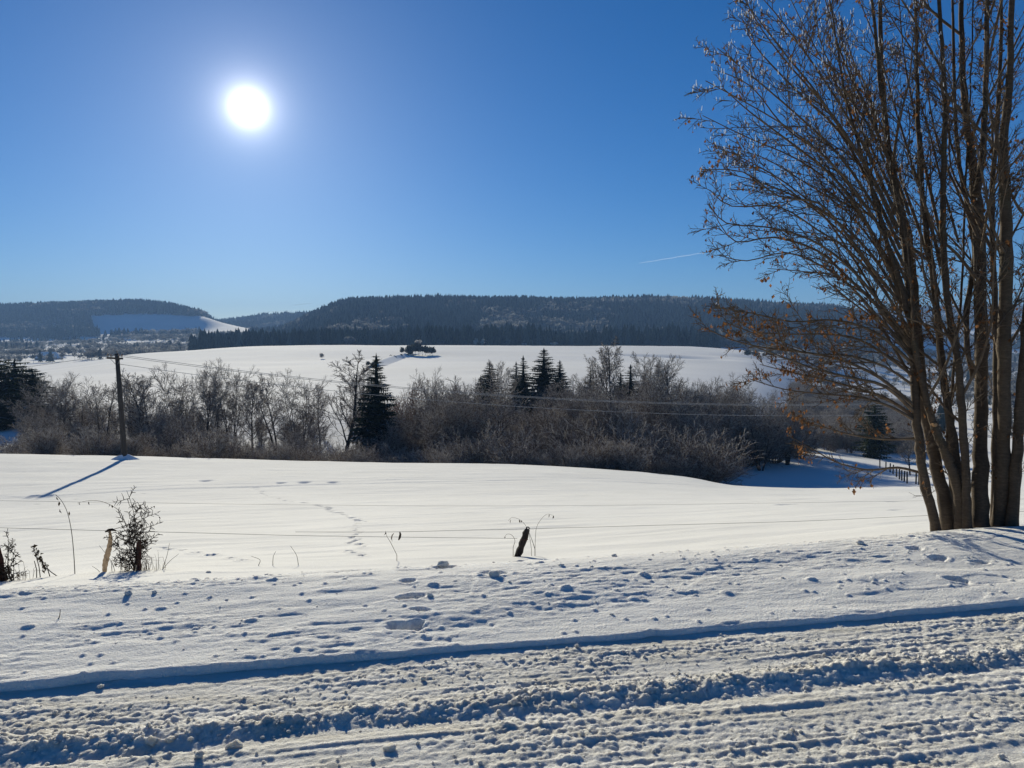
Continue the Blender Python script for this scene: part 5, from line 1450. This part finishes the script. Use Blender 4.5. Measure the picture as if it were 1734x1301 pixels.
# dark thicket on the bank in the field, and the bank
M_THICK = thin_material('thicket_twigs', (0.035, 0.038, 0.028), (0.09, 0.09, 0.07), 0.2)
th = far_crown('thicket_crown', 43, 420, M_THICK, 0.5)
bx, bd = ray_ground(710, 602)
t = thing('field_thicket', 'dark evergreen-looking thicket on the bank in the far snow field', 'thicket', (bx, bd, ground(bx, bd)))
for k in range(9):
    dx = (-0.5 + k / 8) * 46 / FPX * bd; h = 24.0 / FPX * bd * (1.0 - 0.5 * abs(k - 3.5) / 5) * random.uniform(0.9, 1.1)
    link('bush', th, t, (dx, random.uniform(-3, 3), ground(bx + dx, bd) - ground(bx, bd) - 0.3), (0, 0, k * 1.3), (h * 1.1, h * 1.1, h * 1.05))
o = link('dark_bush', th, None, (*ray_ground(1272, 608), 0), None, (9, 7, 7)); o.location.z = ground(o.location.x, o.location.y) - 0.3
tag(o, 'dark bush on the far field edge behind the brown leaves', 'bush')
o = link('dark_bush', th, None, (*ray_ground(1300, 606), 0), (0, 0, 2), (8, 7, 5)); o.location.z = ground(o.location.x, o.location.y) - 0.3
tag(o, 'second dark bush right of the first on the far field edge', 'bush')
# snowy bank: a long low step whose near face lies in shade
line = [ray_ground(px, py) for px, py in ((628, 622), (645, 616), (662, 610), (680, 605), (697, 602))]
V, F = [], []
nn = 24
for i in range(nn + 1):
    f = i / nn * (len(line) - 1); j = min(int(f), len(line) - 2); f -= j
    cx = line[j][0] * (1 - f) + line[j + 1][0] * f; cy = line[j][1] * (1 - f) + line[j + 1][1] * f
    hgt = 2.1 * math.sin(math.pi * min(1, max(0.04, i / nn * 0.94 + 0.05))) ** 0.5
    for (oy, hz_) in ((-5.0, -0.3), (-3.5, 0.1), (-1.0, 0.9), (0, 1.0), (4, 0.8), (10, 0.35), (20, -0.25)):
        V.append((cx + 0.25 * oy , cy + oy, ground(cx + 0.25 * oy, cy + oy) + hz_ * hgt))
for i in range(nn):
    for k in range(6): F.append((i * 7 + k, (i + 1) * 7 + k, (i + 1) * 7 + k + 1, i * 7 + k + 1))
hedge = thing('bank_hedge', 'thin line of dark shrubs down the bank left of the field thicket', 'hedge', (line[2][0], line[2][1], ground(*line[2])))
for k in range(13):
    f = (k + 0.5 * random.random()) / 13 * (len(line) - 1); j = min(int(f), len(line) - 2); f -= j
    x_ = line[j][0] * (1 - f) + line[j + 1][0] * f; y_ = line[j][1] * (1 - f) + line[j + 1][1] * f - 2
    h = random.uniform(1.6, 3.4)
    link('bush', th, hedge, (x_ - line[2][0], y_ - line[2][1], ground(x_, y_) - ground(*line[2]) - 0.2), (0, 0, k * 1.7), (h * 1.4, h * 1.2, h))
link('field_bank', mesh_np('field_bank', V, F, [M_FAR], smooth=True), kind='structure')

# barn with a snowy hipped roof on the low ground at the left
M_BARN = bark_material('barn_boards', (0.07, 0.06, 0.055), (0.14, 0.12, 0.10), 1.0, (6, 6, 0.5), 0.02)
hx, hd = ray_ground(83, 609); hz0 = ground(hx, hd)
W_ = 52 / FPX * hd; print('barn at', hx, hd, W_)
t = thing('barn', 'low barn with snow-covered hipped roof on the ground below the left hill', 'barn', (hx, hd, hz0))
box('wall', (0, 0, 0.7), W_ * 0.8, 7, 2.0, M_BARN, t)
V = [(-W_ / 2, -4.6, 1.3), (W_ / 2, -4.6, 1.3), (W_ / 2, 4.6, 1.3), (-W_ / 2, 4.6, 1.3), (-W_ / 4, 0, 1.4 + W_ * 0.2), (W_ / 4.5, 0, 1.4 + W_ * 0.2)]
V2 = [(x, y, z - 0.25) for x, y, z in V[:4]]
link('roof', tri_safe('roof', V + V2, [(0, 1, 5, 4), (2, 3, 4, 5), (1, 2, 5, 5), (3, 0, 4, 4), (6, 7, 1, 0), (7, 8, 2, 1), (8, 9, 3, 2), (9, 6, 0, 3), (9, 8, 7, 6)], [M_CLEAN]), t)
box('door', (W_ * 0.1, -3.55, 0.7), 1.6, 0.12, 1.6, M_BARK, t)

# far pasture fence at the right
M_FPOST = bark_material('pasture_post', (0.04, 0.033, 0.028), (0.09, 0.075, 0.06), 5, (4, 4, 1), 0.01)
FP = [(1490, 792, 13), (1500, 797, 12), (1507, 800, 13), (1512, 803, 14), (1518, 808, 15), (1523, 812, 17), (1527, 814, 17), (1531, 816, 18), (1536, 819, 20), (1551, 820, 13), (1556, 821, 16), (1582, 823, 13)]
GFP = 'posts of the far pasture fence'
for i, (px, py, hp) in enumerate(FP):
    x, d = ray_ground(px, py, 54); h = max(1.0, min(1.9, hp / FPX * d))
    lab = 'first post of the far pasture fence, farthest from the big tree' if i == 0 else 'last post of the far pasture fence, nearest the big tree' if i == len(FP) - 1 else ('second', 'third', 'fourth', 'fifth', 'sixth', 'seventh', 'eighth', 'ninth', 'tenth', 'eleventh')[i - 1] + ' dark post of the far pasture fence, counted from the left'
    tl = random.uniform(-0.04, 0.04)
    V, F = tube([(0, 0, -0.3), (tl * 0.5, 0, h * 0.5), (tl, 0, h), (tl, 0, h + 0.05)], [0.075, 0.07, 0.07, 0.03], 7)
    o = link('pasture_post', tri_safe('pasture_post', V, F, [M_FPOST]), None, (x, d, ground(x, d))); tag(o, lab, 'fence post', GFP)

# ------------------------------------------------------------------ vapour trail and thin cloud streaks, far outside the haze
def streak(name, label, a, b, d, w_px, mat):
    A, B = at(*a, d), at(*b, d * 1.08)
    pts = [A.lerp(B, i / 20) + Vector((0, 0, d * 0.0002 * math.sin(i * 1.3))) for i in range(21)]
    V, F = tube(pts, [w_px * 0.5 / FPX * d * (0.15 + 0.85 * math.sin(math.pi * (0.08 + 0.84 * i / 20)) ** 0.6) for i in range(21)], 8)
    o = link(name, tri_safe(name, V, F, [mat], smooth=True)); tag(o, label, 'cloud')
M_TRAIL = bpy.data.materials.new('vapour'); M_TRAIL.use_nodes = True
_n, _l = M_TRAIL.node_tree.nodes, M_TRAIL.node_tree.links
_n.remove(_n['Principled BSDF'])
_d = _n.new('ShaderNodeBsdfTranslucent'); _d.inputs['Color'].default_value = (0.9, 0.9, 0.9, 1)
_tr = _n.new('ShaderNodeBsdfTransparent'); _mx = _n.new('ShaderNodeMixShader'); _mx.inputs[0].default_value = 0.09
_l.new(_tr.outputs[0], _mx.inputs[1]); _l.new(_d.outputs[0], _mx.inputs[2]); _l.new(_mx.outputs[0], _n['Material Output'].inputs['Surface'])
streak('vapour_trail', 'thin white vapour trail in the sky left of the big tree', (1083, 446), (1205, 426), 9000, 1.6, M_TRAIL)
streak('cloud_streak', 'thin flat cloud streak low over the gap between the hills', (437, 531), (505, 526), 12000, 4, M_TRAIL)
streak('cloud_streak', 'short cloud streak just above the flat one over the gap', (495, 517), (528, 514), 12000, 2, M_TRAIL)

# ------------------------------------------------------------------ air
hb = [-4100, -30, -28], [4150, 3720, 215]
vs = [(hb[i & 1][0], hb[(i >> 1) & 1][1], hb[(i >> 2) & 1][2]) for i in range(8)]
me = bpy.data.meshes.new('haze'); me.from_pydata(vs, [], [(0, 2, 3, 1), (4, 5, 7, 6), (0, 1, 5, 4), (2, 6, 7, 3), (0, 4, 6, 2), (1, 3, 7, 5)]); me.update()
M_HAZE = bpy.data.materials.new('haze'); M_HAZE.use_nodes = True
_n, _l = M_HAZE.node_tree.nodes, M_HAZE.node_tree.links
_n.remove(_n['Principled BSDF'])
_v = _n.new('ShaderNodeVolumePrincipled')
_v.inputs['Color'].default_value = (0.32, 0.56, 1.0, 1); _v.inputs['Density'].default_value = 0.00024; _v.inputs['Anisotropy'].default_value = 0.0
_l.new(_v.outputs[0], _n['Material Output'].inputs['Volume'])
me.materials.append(M_HAZE)
link('haze', me, kind='stuff')
